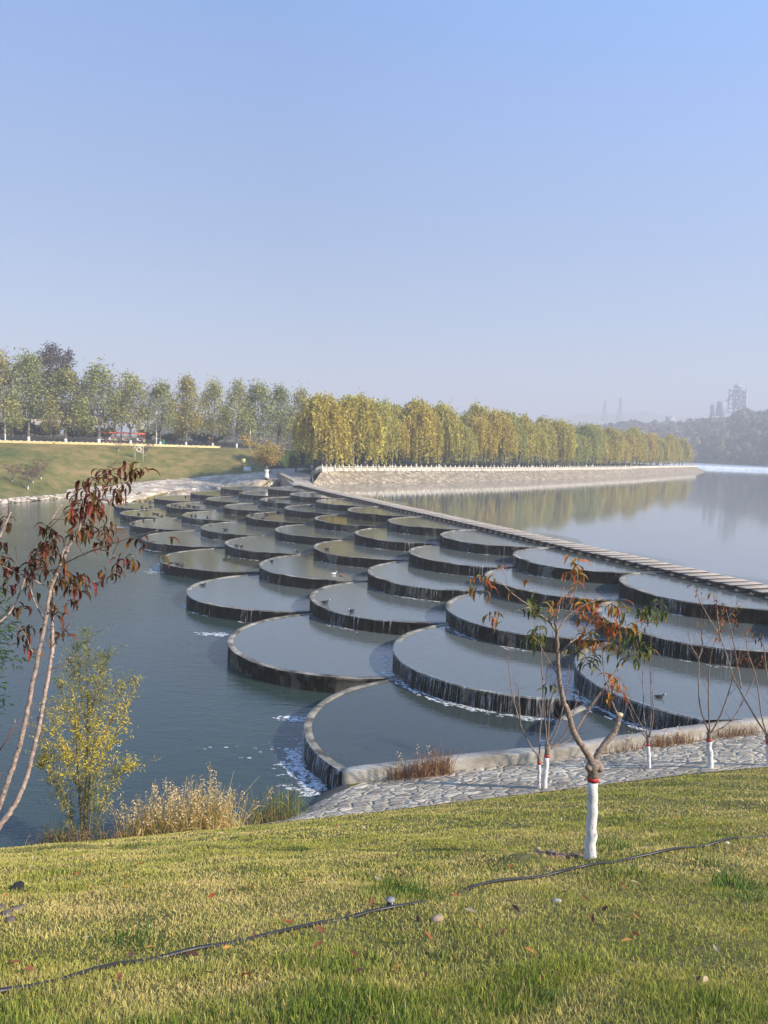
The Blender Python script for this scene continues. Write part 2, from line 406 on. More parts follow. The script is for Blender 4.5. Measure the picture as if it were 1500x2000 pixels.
def basin(B):
    r, c, Rr, z = B['r'], B['c'], B['R'], Z[B['r']]
    NS = 96
    full = [(c.x + Rr * math.cos(2 * math.pi * j / NS), c.y + Rr * math.sin(2 * math.pi * j / NS)) for j in range(NS)]
    poly = clip_poly(full)
    if len(poly) < 5: return None
    U = (B['next'] - c) if B['next'] else (c - B['prev'])
    u = U.normalized(); down = Vector((-u.y, u.x))        # to the left of the row: downstream
    if down.x > 0: down = -down
    names = {1: 'first', 2: 'second', 3: 'third', 4: 'fourth', 5: 'fifth'}
    zf = Z.get(r - 1, ZLOW)
    lab = 'round overflow basin, %s from the near bank in the %s' % (ORD(B['i'] + 1), {1: 'lowest row beside the open river', 2: 'second lowest row', 3: 'middle row', 4: 'second highest row', 5: 'highest row beside the stepping stones'}[r])
    t = empty('overflow_basin', (c.x, c.y, zf - .5), lab, 'basin', 'scale shaped overflow basins')
    off = Vector((c.x, c.y, zf - .5))
    # solid drum (base) and its ring wall
    a0 = math.atan2(down.y, down.x); half = math.radians(100 if r == 5 else 180)
    n = 112; th = .26
    ring = MB(); V = []; ok = []
    for j in range(n + 1):
        a = a0 - half + 2 * half * j / n
        ca, sa = math.cos(a), math.sin(a)
        wob = .012 * math.sin(a * 9 + c.x) + .008 * math.sin(a * 23 + c.y)
        wet = 0
        for (s0, s1, dens) in B['arcs']:
            if dens > .45 and (r, B['k']) != (1, -1): wet = max(wet, float(sm0(s0 - .12, s0 + .1, a % (2 * math.pi)) * (1 - sm0(s1 - .1, s1 + .12, a % (2 * math.pi)))))
        zt = z + wob - .055 * wet
        ri = Rr - th
        P = [(c.x + Rr * ca, c.y + Rr * sa, zf - .6), (c.x + Rr * ca, c.y + Rr * sa, z - .14), (c.x + (Rr + .03) * ca, c.y + (Rr + .03) * sa, z - .12), (c.x + (Rr + .03) * ca, c.y + (Rr + .03) * sa, zt - .01),
             (c.x + (Rr - .02) * ca, c.y + (Rr - .02) * sa, zt + .005), (c.x + ri * ca, c.y + ri * sa, zt), (c.x + ri * ca, c.y + ri * sa, z - .3)]
        V.append(P); ok.append(side(P[0]) > -.15)
    m = 7
    Vf = np.array(V).reshape(-1, 3); fw, ft = [], []
    for j in range(n):
        if ok[j] and ok[j + 1]:
            for q in range(m - 1):
                f_ = (j * m + q, (j + 1) * m + q, (j + 1) * m + q + 1, j * m + q + 1)
                (ft if q >= 3 else fw).append(f_)
    ring.add(Vf, fw, mi=0); ring.add(Vf, ft, mi=1)
    ring.build('ring_wall', [M['wetwall'], M['rim']], t, loc=off).location = (0, 0, 0)
    # water sheet inside
    wp = [(c.x + (Rr - .012) * math.cos(2 * math.pi * j / 96), c.y + (Rr - .012) * math.sin(2 * math.pi * j / 96)) for j in range(96)]
    wp = clip_poly(wp); ws = MB()
    if len(wp) > 2:
        q = len(wp)
        ws.add([(x, y, z - .035) for x, y in wp], [tuple(range(q))])
        ws.build('water_surface', M['basin_dark'] if (r, B['k']) in ((1, -1), (2, -2)) else M['basin_green'] if (B['k'] + r) % 3 == 0 and B['k'] > 1 else M['basin'], t, loc=off).location = (0, 0, 0)
    # falling water + foam on chosen arcs
    amt = B.get('fall', 0)
    cam_a = math.atan2(-c.y, -c.x)
    fb, fo = MB(), MB(); drops = 0
    for (s0, s1, dens) in B['arcs']:
        L_ = abs(s1 - s0) * Rr; k = int(L_ / .085)
        for j in range(k):
            a = s0 + (s1 - s0) * (j + rnd.random()) / k
            if rnd.random() > dens * .9 or math.sin(a * 13 + c.x * 3) * .35 + math.sin(a * 31 + c.y) * .2 + dens < .42: continue
            wd = rnd.uniform(.02, .09) * (.6 + dens)
            pts = []
            zb = zf - .02
            for i_, (o_, zz) in enumerate([(-.02, z + .012), (.05, z - .0), (.085, z - .15), (.13, z - .45), (.15, zb)]):
                rr = Rr + o_
                for sg in (-1, 1):
                    aa = a + sg * wd / 2 / Rr * (1 - .12 * i_)
                    pts.append((c.x + rr * math.cos(aa), c.y + rr * math.sin(aa), zz))
            if side(pts[0]) < 0: continue
            fb.add(pts, [(2 * i, 2 * i + 1, 2 * i + 3, 2 * i + 2) for i in range(4)])
            drops += 1
            if rnd.random() < .5 * dens + .12:
                fr = Rr + .16 + abs(rnd.gauss(0, .22)) * (.35 + dens)
                px_, py_ = c.x + fr * math.cos(a), c.y + fr * math.sin(a)
                for rep_ in range(3):
                    fr = Rr + .16 + abs(rnd.gauss(0, .16)) * (.35 + dens); a_ = a + rnd.gauss(0, .1) / Rr * 2; px_, py_ = c.x + fr * math.cos(a_), c.y + fr * math.sin(a_)
                    if side((px_, py_)) < .3: continue
                    rx, ry = rnd.uniform(.06, .24) * (.6 + dens * .6), rnd.uniform(.03, .09) * (.6 + dens * .6)
                    tx, ty = -math.sin(a), math.cos(a); qn = 7
                    fo.add([(px_ + tx * rx * math.cos(2 * math.pi * g / qn) * rnd.uniform(.7, 1.2) + ty * ry * math.sin(2 * math.pi * g / qn), py_ + ty * rx * math.cos(2 * math.pi * g / qn) - tx * ry * math.sin(2 * math.pi * g / qn) * rnd.uniform(.7, 1.2), (zf if r > 1 else ZLOW) - (.035 if r > 1 else 0) + .012 + .004 * rnd.random()) for g in range(qn)], [tuple(range(qn))])
    if drops: fb.build('falling_water', M['fall'], t, loc=off).location = (0, 0, 0)
    if fo.n: fo.build('foam', M['foam'], t, loc=off).location = (0, 0, 0)
    return t
D = math.radians
for B in BAS:
    r, k = B['r'], B['k']; arcs = []
    # angles in plan: 180 = towards open river, 270 = towards the viewer
    if (r, k) == (2, -1): arcs = [(D(165), D(290), .95)]
    elif (r, k) == (1, -1): arcs = [(D(188), D(250), 1.6)]
    elif (r, k) == (3, -2): arcs = [(D(160), D(300), 1.0)]
    elif (r, k) == (2, -2): arcs = [(D(150), D(200), .9)]
    elif (r, k) == (3, -1): arcs = [(D(178), D(245), .7), (D(245), D(290), .3)]
    elif (r, k) == (4, -1): arcs = [(D(235), D(290), .6)]
    elif (r, k) == (1, 2): arcs = [(D(178), D(215), 1.2), (D(215), D(290), .2)]
    elif (r, k) == (1, 0): arcs = [(D(215), D(245), .1)]
    elif k >= 3: arcs = [(D(175), D(225 + 20 * rnd.random()), .3 + .6 * rnd.random()), (D(225), D(285), .1 + .4 * rnd.random())]
    else:
        s = 180 + rnd.random() * 60
        arcs = [(D(s), D(s + 35), .6), (D(185), D(290), .12 + .25 * rnd.random())]
    B['arcs'] = arcs
    B['obj'] = basin(B)

# ================================================================== WATER LEVELS, BED
def sheet(name, pts, m, kind='structure', th=0):
    b = MB(); b.add(pts, [tuple(range(len(pts)))]); return tag(b.build(name, m), kind=kind)
sheet('river_bed', [(-9000, -3000, -14.6), (9000, -3000, -14.6), (9000, 9000, -14.6), (-9000, 9000, -14.6)], M['green_slope'])
sheet('lower_water', [(-400, -60, ZLOW), (60, -60, ZLOW), (60, 60, ZLOW), (-6, 112, ZLOW), (-14, 131, ZLOW), (-60, 240, ZLOW), (-400, 240, ZLOW)], M['pool'])
row5 = [b for b in BAS if b['r'] == 5]
edge = [(b['c'].x + .35, b['c'].y + .1, ZLAKE) for b in row5]
u5 = (row5[0]['c'] - row5[1]['c'])
e0 = row5[0]['c'] + u5 * 2
# stepping stone line (left ends) in plan
ST = [(573.6, 947.6), (605, 955.6), (650.7, 967), (696, 977), (730, 985), (775, 996), (821, 1006), (877, 1019), (961, 1039), (1099, 1072.4), (1293, 1117.5), (1386, 1140), (1471, 1160)]
SP_ = [back(x, y, -7.3) for x, y in ST]
lake = [(e0.x, e0.y, ZLAKE)] + edge + [(-14.5, 134, ZLAKE), (-14, 150, ZLAKE), (40, 240, ZLAKE), (140, 420, ZLAKE), (118, 520, ZLAKE), (175, 409, ZLAKE), (230, 400, ZLAKE)]
W0, W1 = Vector((204, 512, ZLAKE)), Vector((254, 506, ZLAKE))
wv = (W1 - W0)
lake = [(e0.x, e0.y, ZLAKE)] + edge + [(-13.4, 133, ZLAKE), (-8, 150, ZLAKE), (60, 300, ZLAKE), (80, 527, ZLAKE), tuple(W0 - wv * 2), tuple(W0), tuple(W1), tuple(W1 + wv * 6), (900, 60, ZLAKE), (60, 20, ZLAKE)]
sheet('lake_water', lake, M['lake'])
ZUP = -5.5
M['lakefar'] = water('far_lake_water', (.38, .42, .46), .5, .3, .8, (1, 1, 1), .35)  # pale body colour stands in for sky reflected by ripples
sheet('upper_river_water', [tuple(W0 - wv * 2)[:2] + (ZUP,), tuple(W1 + wv * 6)[:2] + (ZUP,), (1600, 500, ZUP), (1600, 900, ZUP), (300, 1100, ZUP), (80, 720, ZUP)], M['lakefar'])
# long low weir across the lake with water sliding over it
wr = empty('weir', tuple(W0), 'long low weir with white water sliding over it across the far lake', 'weir')
nW = 60; b = MB(); wn = Vector((-wv.y, wv.x, 0)).normalized()
if wn.y > 0: wn = -wn
P = []
for i in range(nW + 1):
    q = W0 - wv * 1.0 + wv * (7.0 * i / nW)
    P += [tuple(q - wn * .6 + Vector((0, 0, ZUP - ZLAKE - .3))), tuple(q - wn * .6 + Vector((0, 0, ZUP - ZLAKE + .05))), tuple(q + Vector((0, 0, ZUP - ZLAKE + .05))), tuple(q + wn * 2.2 - Vector((0, 0, .3)))]
b.add(P, [(i * 4 + q, i * 4 + q + 1, i * 4 + q + 5, i * 4 + q + 4) for i in range(nW) for q in range(3)])
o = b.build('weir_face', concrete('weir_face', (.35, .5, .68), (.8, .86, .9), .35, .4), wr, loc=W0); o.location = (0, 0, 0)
b = MB()
for i in range(500):
    q = W0 - wv * .6 + wv * (3.5 * rnd.random()); e = wn * (2.4 + rnd.random() * 2.5)
    b.ball(tuple(q + e + Vector((0, 0, .02))), (rnd.uniform(.5, 2.5), rnd.uniform(.3, .8), .08), n=6, m=3)
o = b.build('foam', M['foam'], wr, loc=W0); o.location = (0, 0, 0)

# ================================================================== NEAR BANK (grass slope)
def sm(a, b, x): t = np.clip((x - a) / (b - a), 0, 1); return t * t * (3 - 2 * t)
def crestY(X):
    return np.interp(X, [-40, -20, -8.5, -4, 0, 8.5, 20, 60], [9, 13.2, 17, 19.2, 20.4, 21.0, 22, 24])
def slope_a(X): return np.interp(X, [-40, -20, -8.5, 0, 8.5, 20, 40], [.62, .57, .507, .444, .375, .30, .245])
def bumps(X, Y):
    return .035 * np.sin(X * 1.3 + .7 * np.sin(Y * .9)) * np.cos(Y * 1.1 + .5 * np.sin(X)) + .018 * np.sin(X * 3.7 + Y * 2.1) + .012 * np.sin(Y * 5.3 - X * 2.9)
TREE_XY = (2.3, 8.9)
def hz0(X, Y):
    return -(1.5 + slope_a(X) * (Y - 1.0 * (1 - np.exp(-np.maximum(Y, -6) / 6.0))))
def hz(X, Y):
    X = np.asarray(X, float); Y = np.asarray(Y, float)
    Yc = crestY(X); z = hz0(X, np.minimum(Y, Yc)) + bumps(X, Y) * (1 - sm(Yc - 1.2, Yc, Y))
    sl = np.interp(X, [-7, -3.2, -1.6, 60], [.85, .50, .35, .3])
    yw = BANK_A.y + (X - BANK_A.x) * bdir.y / bdir.x - .3; zw = np.interp(X, [-1, 13.1, 60], [-10.27, -8.83, -8.1]) - .38
    sw = (z - zw) / np.maximum(yw - Yc, 1); f = sm(-2.6, -.6, X); sl = sl * (1 - f) + sw * f
    d = np.maximum(Y - Yc, 0); z = z - d * sl
    bw = (X - BANK_A.x) * bnor.x + (Y - BANK_A.y) * bnor.y
    z = z - np.clip(bw + .1, 0, 4) * 1.2
    # planting pit near the whitewashed tree
    dx, dy = X - TREE_XY[0], Y - TREE_XY[1]
    z = z - .16 * np.exp(-((dx - .22) ** 2 / .10 + (dy - .0) ** 2 / .08)) + .10 * np.exp(-((dx + .42) ** 2 / .09 + (dy - .25) ** 2 / .04))
    return np.maximum(z, -14.0)
def hit(x, y, far=40):
    d = ray(x, y); d = d / d.y; t = 1.5
    while t < far:
        p = d * t
        if p.z < float(hz(p.x, p.y)): break
        t += .02
    return d * t
xs = np.concatenate([np.arange(-60, -14, 1.0), np.arange(-14, 16, .16), np.arange(16, 60, 1.0)]); ys = np.concatenate([np.arange(-8, 2, .4), np.arange(2, 32, .16)])
GX, GY = np.meshgrid(xs, ys); GZ = hz(GX, GY)
b = MB(); nx = len(xs)
b.v.append(np.stack([GX, GY, GZ], -1).reshape(-1, 3)); b.c.append(np.ones((GX.size, 3))); b.n = GX.size
b.f = [(j * nx + i, j * nx + i + 1, (j + 1) * nx + i + 1, (j + 1) * nx + i) for j in range(len(ys) - 1) for i in range(nx - 1)]; b.m = [0] * len(b.f)
tag(b.build('near_bank_ground', M['soil_grass'], smooth=True), kind='structure')

# grass blades
def wavy(X, Y, s, ph):
    return np.sin(X * s + 1.7 * np.sin(Y * s * .7 + ph)) * np.cos(Y * s * 1.1 + 1.3 * np.sin(X * s * .8 - ph))
def blades(n, y0, y1, h0, h1, wd, seed):
    g = np.random.default_rng(seed)
    Y = y0 + (y1 - y0) * g.random(n) ** .85; X = (g.random(n) * 2 - 1) * (Y * .60 + 3.0)
    k = (Y < crestY(X) + .15 + .2 * g.random(n)); X, Y = X[k], Y[k]
    dx, dy = X - TREE_XY[0], Y - TREE_XY[1]
    pit = np.exp(-((dx + .42) ** 2 / .07 + (dy - .22) ** 2 / .03)); k = g.random(len(X)) > pit * 1.1; X, Y = X[k], Y[k]
    n = len(X); Zz = hz(X, Y) - .01
    pat = .37 + .26 * wavy(X, Y, .55, 1) + .30 * wavy(X, Y, 1.9, 4) + .26 * wavy(X, Y, 5.1, 2) + .15 * wavy(X, Y, 11.3, 5) + g.normal(0, .14, n)
    lush = np.clip(.42 + .5 * wavy(X, Y, .8, 3) + .5 * wavy(X, Y, 3.1, 6) + .25 * wavy(X, Y, 7.3, 1) + g.normal(0, .22, n) - np.clip((Y - 3.0) / 5.5, 0, .7), 0, 1)
    hgt = g.uniform(h0, h1, n) * (.65 + .7 * lush)
    az = g.random(n) * 2 * np.pi; lean = g.uniform(.15, 1.1, n) * (1.15 - .5 * lush)
    cam_az = np.arctan2(-Y, -X) + np.pi / 2 + g.normal(0, .9, n)
    W = np.stack([np.cos(cam_az), np.sin(cam_az), 0 * X], 1) * (wd * g.uniform(.6, 1.3, n))[:, None]
    B0 = np.stack([X, Y, Zz], 1); dirv = np.stack([np.cos(az) * np.sin(lean * .5), np.sin(az) * np.sin(lean * .5), np.cos(lean * .5)], 1)
    tip = np.stack([np.cos(az) * np.sin(lean), np.sin(az) * np.sin(lean), np.cos(lean)], 1)
    mid = B0 + dirv * (hgt * .55)[:, None]; top = mid + tip * (hgt * .5)[:, None]
    Q1 = np.stack([B0 - W / 2, B0 + W / 2, mid + W * .4, mid - W * .4], 1); Q2 = np.stack([mid - W * .4, mid + W * .4, top + W * .06, top - W * .06], 1)
    straw = np.array([.80, .64, .25]); green = np.array([.28, .35, .05]); deep = np.array([.11, .20, .035]); olive = np.array([.45, .45, .09]); brown = np.array([.38, .26, .13])
    f = np.clip(pat, 0, 1)[:, None]; Cc = olive * (1 - f) + straw * f
    gg = np.clip(lush * 1.3 - .15, 0, 1)[:, None] * (g.random(n)[:, None] < .85); Cc = Cc * (1 - gg) + green * gg
    dd = ((lush > .75) & (g.random(n) < .45))[:, None]; Cc = np.where(dd, deep, Cc)
    bb = (g.random(n) < .06)[:, None]; Cc = np.where(bb, brown, Cc)
    Cc = Cc * g.uniform(.7, 1.25, n)[:, None]
    return Q1, Q2, Cc
b = MB()
for args in [(170000, 1.6, 4.6, .03, .075, .0055, 1), (150000, 4.2, 8, .03, .075, .0075, 2), (155000, 7.5, 13, .04, .075, .013, 3), (130000, 12, 22, .045, .08, .022, 4)]:
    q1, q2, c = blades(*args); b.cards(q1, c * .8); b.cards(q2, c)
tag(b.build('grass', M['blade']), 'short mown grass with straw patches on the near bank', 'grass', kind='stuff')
# ------------------------------------------------------------------ flagstone path along the basins
b = MB(); xs = np.linspace(-3.4, 60, 400); V = []; NQ = 26
for X in xs:
    y0 = float(crestY(X)) - .05; y1 = BANK_A.y + (X - BANK_A.x) * bdir.y / bdir.x + .05
    if X < 0: y1 = min(y1, float(np.interp(X, [-3.4, 0], [20.4, BANK_A.y])))
    for q in range(NQ):
        Y = y0 + (y1 - y0) * q / (NQ - 1)
        V.append((X, Y, float(hz(X, min(Y, y1))) + .03))
b.add(V, [(i * NQ + q, (i + 1) * NQ + q, (i + 1) * NQ + q + 1, i * NQ + q + 1) for i in range(len(xs) - 1) for q in range(NQ - 1)])
tag(b.build('stone_path', M['flag'], smooth=True), kind='structure')
# concrete toe between the path and the river
b = MB(); V = []; tx = np.linspace(-5.2, -.75, 40); ty = 26
for X in tx:
    y0 = float(crestY(X)) - .02
    for q in range(ty): Y = y0 + (25.2 - y0) * q / (ty - 1); V.append((X, Y, float(hz(X, Y)) + .02 + .01 * math.sin(X * 9 + Y * 5)))
b.add(V, [(i * ty + q, (i + 1) * ty + q, (i + 1) * ty + q + 1, i * ty + q + 1) for i in range(39) for q in range(ty - 1)])
M['toe'] = concrete('dark_wet_toe', (.05, .045, .035), (.15, .13, .10), 2)
tag(b.build('concrete_toe', M['toe']), kind='structure')
# bank wall: broad low concrete kerb, climbing with the basin rows
WP = [(668, 1503, -10.57), (760, 1492, -10.42), (860, 1480, -10.2), (960, 1470, -10.05), (1050, 1462, -9.85), (1125, 1452, -9.72), (1200, 1441, -9.55), (1290, 1428, -9.35), (1370, 1417, -9.17), (1440, 1407, -9.02), (1490, 1401, -8.93)]
WP = [back(x, y, -10.27 + (x - 668) / 812 * 1.44) for x, y, z in WP]; d = (WP[-1] - WP[-3]).normalized()
WP += [WP[-1] + d * 6 + Vector((0, 0, .15)), WP[-1] + d * 30 + Vector((0, 0, .8))]
b = MB(); V = []
fine = []
for i in range(len(WP) - 1):
    for k in range(6): fine.append(WP[i].lerp(WP[i + 1], k / 6))
fine.append(WP[-1])
for i, p in enumerate(fine):
    j = Vector((0, rnd.gauss(0, .006), rnd.gauss(0, .006)))
    bn = Vector((bnor.x, bnor.y, 0)); q = p + j
    V += [tuple(q - bn * .27 - Vector((0, 0, 1.3))), tuple(q - bn * .27 - Vector((0, 0, .03))), tuple(q - bn * .25), tuple(q + bn * .14), tuple(q + bn * .17 - Vector((0, 0, .04))), tuple(q + bn * .17 - Vector((0, 0, 1.6)))]
nf = len(fine)
b.add(V, [(i * 6 + k, (i + 1) * 6 + k, (i + 1) * 6 + k + 1, i * 6 + k + 1) for i in range(nf - 1) for k in range(5)] + [(0, 1, 2, 3, 4, 5), tuple((nf - 1) * 6 + k for k in range(6))[::-1]])
tag(b.build('bank_wall', M['bankwall']), 'low weathered concrete wall between the flagstone path and the nearest basins', 'wall')

# ------------------------------------------------------------------ stepping stones
def resample(P, step):
    P = [Vector(p) for p in P]; o = [P[0].copy()]; need = step
    for a, c in zip(P, P[1:]):
        L = (c - a).length; s_ = 0
        while L - s_ >= need: s_ += need; o.append(a.lerp(c, s_ / L)); need = step
        need -= L - s_
    return o
d = (SP_[-1] - SP_[-3]).normalized()
line = resample([SP_[-1] + d * 5.4] + SP_[::-1], 1.035)
def stone_mb():
    b = MB(); L, Wd, T = 2.35, .66, .19; c = .02
    P = []
    for (x, y) in [(0, -Wd / 2), (L, -Wd / 2), (L, Wd / 2), (0, Wd / 2)]:
        sx = c if x == 0 else -c; sy = c if y < 0 else -c
        P += [(x, y, -T), (x, y, -c), (x + sx, y + sy, 0)]
    F = [(2, 5, 8, 11)]; S = []
    for k in range(4):
        a, e = k * 3, ((k + 1) % 4) * 3
        S += [(a, e, e + 1, a + 1)]; F += [(a + 1, e + 1, e + 2, a + 2)]
    S += [(0, 9, 6, 3)]
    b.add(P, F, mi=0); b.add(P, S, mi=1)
    return b
st = empty('stepping_stone', (0, 0, 0), 'x', 'stepping stone', 'stepping stones in one line across the top of the basins')
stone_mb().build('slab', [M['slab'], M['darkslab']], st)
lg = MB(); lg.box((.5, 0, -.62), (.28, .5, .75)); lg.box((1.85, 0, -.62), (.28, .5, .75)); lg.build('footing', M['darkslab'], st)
for i, p in enumerate(line):
    a = line[min(i + 1, len(line) - 1)] - line[max(i - 1, 0)]; rz = math.atan2(a.y, a.x) - math.pi / 2
    place(st, i == 0, (p.x, p.y, -7.08 + rnd.gauss(0, .008)), rz + rnd.gauss(0, .012), (rnd.uniform(.97, 1.03), 1, 1), 'concrete stepping block, %s from the near end of the long line over the water' % ORD(i + 1))
b = MB()   # submerged sill that carries them
sill = [line[0] + d * 8] + line[::8] + [line[-1]]
V = []
for i, p in enumerate(sill):
    a = sill[min(i + 1, len(sill) - 1)] - sill[max(i - 1, 0)]; nn = Vector((-a.y, a.x, 0)).normalized()
    if nn.x < 0: nn = -nn
    V += [(p.x + nn.x * 2.6, p.y + nn.y * 2.6, -7.39), (p.x + nn.x * 2.75, p.y + nn.y * 2.75, -7.39), (p.x + nn.x * 2.75, p.y + nn.y * 2.75, -8.4)]
b.add(V, [(i * 3 + k, (i + 1) * 3 + k, (i + 1) * 3 + k + 1, i * 3 + k + 1) for i in range(len(sill) - 1) for k in range(2)])
tag(b.build('sill', M['darkslab']), kind='structure')

# ================================================================== FAR BANK
def loft(name, rows, m, kind='structure', sub=1, jit=0, smooth=True):
    # rows: list of polylines (same length) of points
    b = MB(); k = len(rows[0]); V = []
    A = [np.array([tuple(p) for p in r_]) for r_ in rows]
    res = []
    for i in range(len(A) - 1):
        for s_ in range(sub): res.append(A[i] + (A[i + 1] - A[i]) * s_ / sub)
    res.append(A[-1])
    fin = []
    for r_ in res:
        t = np.linspace(0, k - 1, (k - 1) * 6 + 1)
        q = np.stack([np.interp(t, np.arange(k), r_[:, c]) for c in range(3)], 1)
        if jit: q = q + rng.normal(0, jit, q.shape)
        fin.append(q)
    kk = len(fin[0]); b.add(np.concatenate(fin), [(i * kk + j, i * kk + j + 1, (i + 1) * kk + j + 1, (i + 1) * kk + j) for i in range(len(fin) - 1) for j in range(kk - 1)])
    return tag(b.build(name, m, smooth=smooth), kind=kind)
# left part: shore -> slope -> road
shore = [back(-420, 1012, ZLOW), back(-200, 998, ZLOW), back(0, 985, ZLOW), back(128, 972, ZLOW), back(236, 984, -10.95), back(330, 960, -10.3), back(440, 946, -8.9), back(512, 940, -7.7), back(548, 935, -7.3)]
low = [p + Vector((-1, -3, -2.2)) for p in shore]
revt = [back(-420, 1004, -11), back(-200, 990, -11), back(0, 977, -11), back(132, 956, -10.2), back(250, 944, -9.5), back(330, 937, -8.8), back(400, 931, -8.0), back(480, 925, -7.0), back(520, 921, -6.7)]
RY = [150, 155, 160, 163, 166, 170, 176, 184, 190]
RX = [-420, -200, 0, 110, 200, 270, 340, 430, 500]
RYP = [848, 856, 864, 866.5, 868.5, 870.5, 872.5, 875, 877.5]
roadn = [at(x, y, Y) for x, y, Y in zip(RX, RYP, RY)]
rr = [a.lerp(c, .5) + Vector((0, 0, .55)) for a, c in zip(revt, roadn)]
rq = [a.lerp(c, .82) + Vector((0, 0, .75)) for a, c in zip(revt, roadn)]
loft('far_bank_grass', [[p - Vector((0, 0, .05)) for p in low], [p - Vector((0, 0, .05)) for p in shore], [p - Vector((0, 0, .05)) for p in revt], rr, rq, roadn], M['far_grass'], sub=2)
i0 = 3
loft('stone_revetment', [[p + Vector((0, 0, .02)) for p in low[i0:]], shore[i0:], [p + Vector((0, 0, .06)) for p in revt[i0:]]], M['rubble'], sub=3, jit=.05, smooth=False)
# stony waterline left of the facing
b = MB()
for i in range(420):
    t = rnd.random(); p = (shore[1].lerp(shore[3], t)) if rnd.random() < .8 else shore[2].lerp(shore[3], t)
    p = p + Vector((0, rnd.uniform(-.6, 1.4), 0)); s_ = rnd.uniform(.12, .45); g = rnd.uniform(.25, .6)
    b.ball((p.x, p.y, ZLOW + max(0, rnd.uniform(-.05, .5))), (s_ * 1.3, s_, s_ * .6), (g, g * .88, g * .7), 6, 4, jit=.15)
tag(b.build('shore_stones', M['rock']), 'pale stones scattered along the far waterline', 'stones', kind='stuff')
# road, walk and verge behind
# right part: ramp, green slope, promenade
RX2 = [500, 560, 620, 700, 780]; 
roadn2 = [at(500, 877.5, 190), at(560, 879.5, 196), at(620, 881, 200), at(700, 883, 205), at(790, 885.5, 212)]
RN = roadn + roadn2[1:]
def off(P, dy, dz=0): return [p + Vector((0, dy, dz)) for p in P]
loft('road', [off(RN, 0, .03), off(RN, 7.5, .06)], M['asphalt'])
kb = empty('road_kerb', tuple(RN[2]), 'long yellow painted kerb along the far road above the grass slope', 'kerb')
KP = RN[:8]; b = MB(); V = []
for p in KP: V += [tuple(p + Vector((0, -.4, -.2))), tuple(p + Vector((0, -.4, .42))), tuple(p + Vector((0, 0, .42))), tuple(p + Vector((0, 0, -.1)))]
b.add(V, [(i * 4 + k, (i + 1) * 4 + k, (i + 1) * 4 + k + 1, i * 4 + k + 1) for i in range(len(KP) - 1) for k in range(3)])
o = b.build('kerb_face', M['kerb'], kb, loc=RN[2]); o.location = (0, 0, 0)
b = MB()
for i in range(60):
    t = i / 59 * (len(KP) - 1.001); p = KP[int(t)].lerp(KP[int(t) + 1], t - int(t)); b.box(tuple(p + Vector((0, -.2, .45))), (.18, .45, .14))
o = b.build('kerb_studs', M['white'], kb, loc=RN[2]); o.location = (0, 0, 0)
far = [p + Vector((0, 60, 2.5)) for p in RN]
loft('verge', [off(RN, 7.4, .05), off(RN, 22, .9), off(RN, 60, 1.6)], grassmat('brown_verge', [(.05, .06, .03), (.11, .09, .05), (.2, .14, .09)], .15, .8), sub=2)
# back field to the far distance
sheet('far_field', [(-900, 205, -1.2), (30, 255, -1.2), (50, 760, -1.2), (600, 1750, -1.0), (600, 4200, -1.0), (-3000, 4200, -1.0)], M['field'])
# concrete ramp from the stones up past the person
ramp_l = [back(574, 948, -7.15), back(560, 938, -7.0), back(546, 930, -6.9), back(520, 922, -6.8), back(505, 917, -6.7)]
ramp_r = [back(612, 950, -7.15), back(606, 938, -7.0), back(607, 926, -6.85), back(618, 917, -6.7), back(640, 911.5, -6.55)]
loft('ramp_path', [off(ramp_l, 0, 0), off(ramp_r, 0, 0)], M['paving'])
loft('ramp_edge', [off(ramp_l, -.3, -1.5), off(ramp_l, 0, 0)], M['bankwall'])
# promenade embankment
WE = [(606, 950), (640, 946.5), (707, 944), (817, 942), (900, 940.5), (1000, 939), (1097, 935.6), (1170, 932.5), (1243, 929.6), (1317, 925.4), (1379, 922)]
we = [back(x, y, ZLAKE) for x, y in WE]
sm_ = []
for i, p in enumerate(we):
    a = we[min(i + 1, len(we) - 1)] - we[max(i - 1, 0)]; sm_.append(Vector((-a.y, a.x, 0)).normalized())
ZP = -5.35
te = [Vector((p.x, p.y, ZP)) + n_ * (4.6 if i else 2.5) for i, (p, n_) in enumerate(zip(we, sm_))]
te[0] = Vector((-11.6, 140, ZP)); te[1] = te[0].lerp(te[2], .4)
sm_[0] = Vector((0.03, 1, 0)); sm_[1] = Vector((-.2, .98, 0)); sm_[2] = Vector((-.45, .89, 0))
loft('promenade_embankment', [[p + Vector((.6, -2, -1.4)) for p, n_ in zip(we, sm_)], we, te], M['rubble2'], sub=4, jit=.05, smooth=False)
ti = [p + n_ * 5 for p, n_ in zip(te, sm_)]
loft('promenade', [te, ti], M['paving'])
back_row = [p + n_ * 28 + Vector((0, 0, .5 if i > 2 else -.5)) for i, (p, n_) in enumerate(zip(te, sm_))]
back_row[0].x = -11.0; back_row[1].x = max(back_row[1].x, -11.0)
tip = te[-1]
loft('grove_ground', [[p - Vector((0, 0, .02)) for p in ti], back_row, [Vector((p.x + 4, p.y + 60, ZP + (.5 if i > 2 else .2))) for i, p in enumerate(back_row)]], M['green_slope'], sub=2)
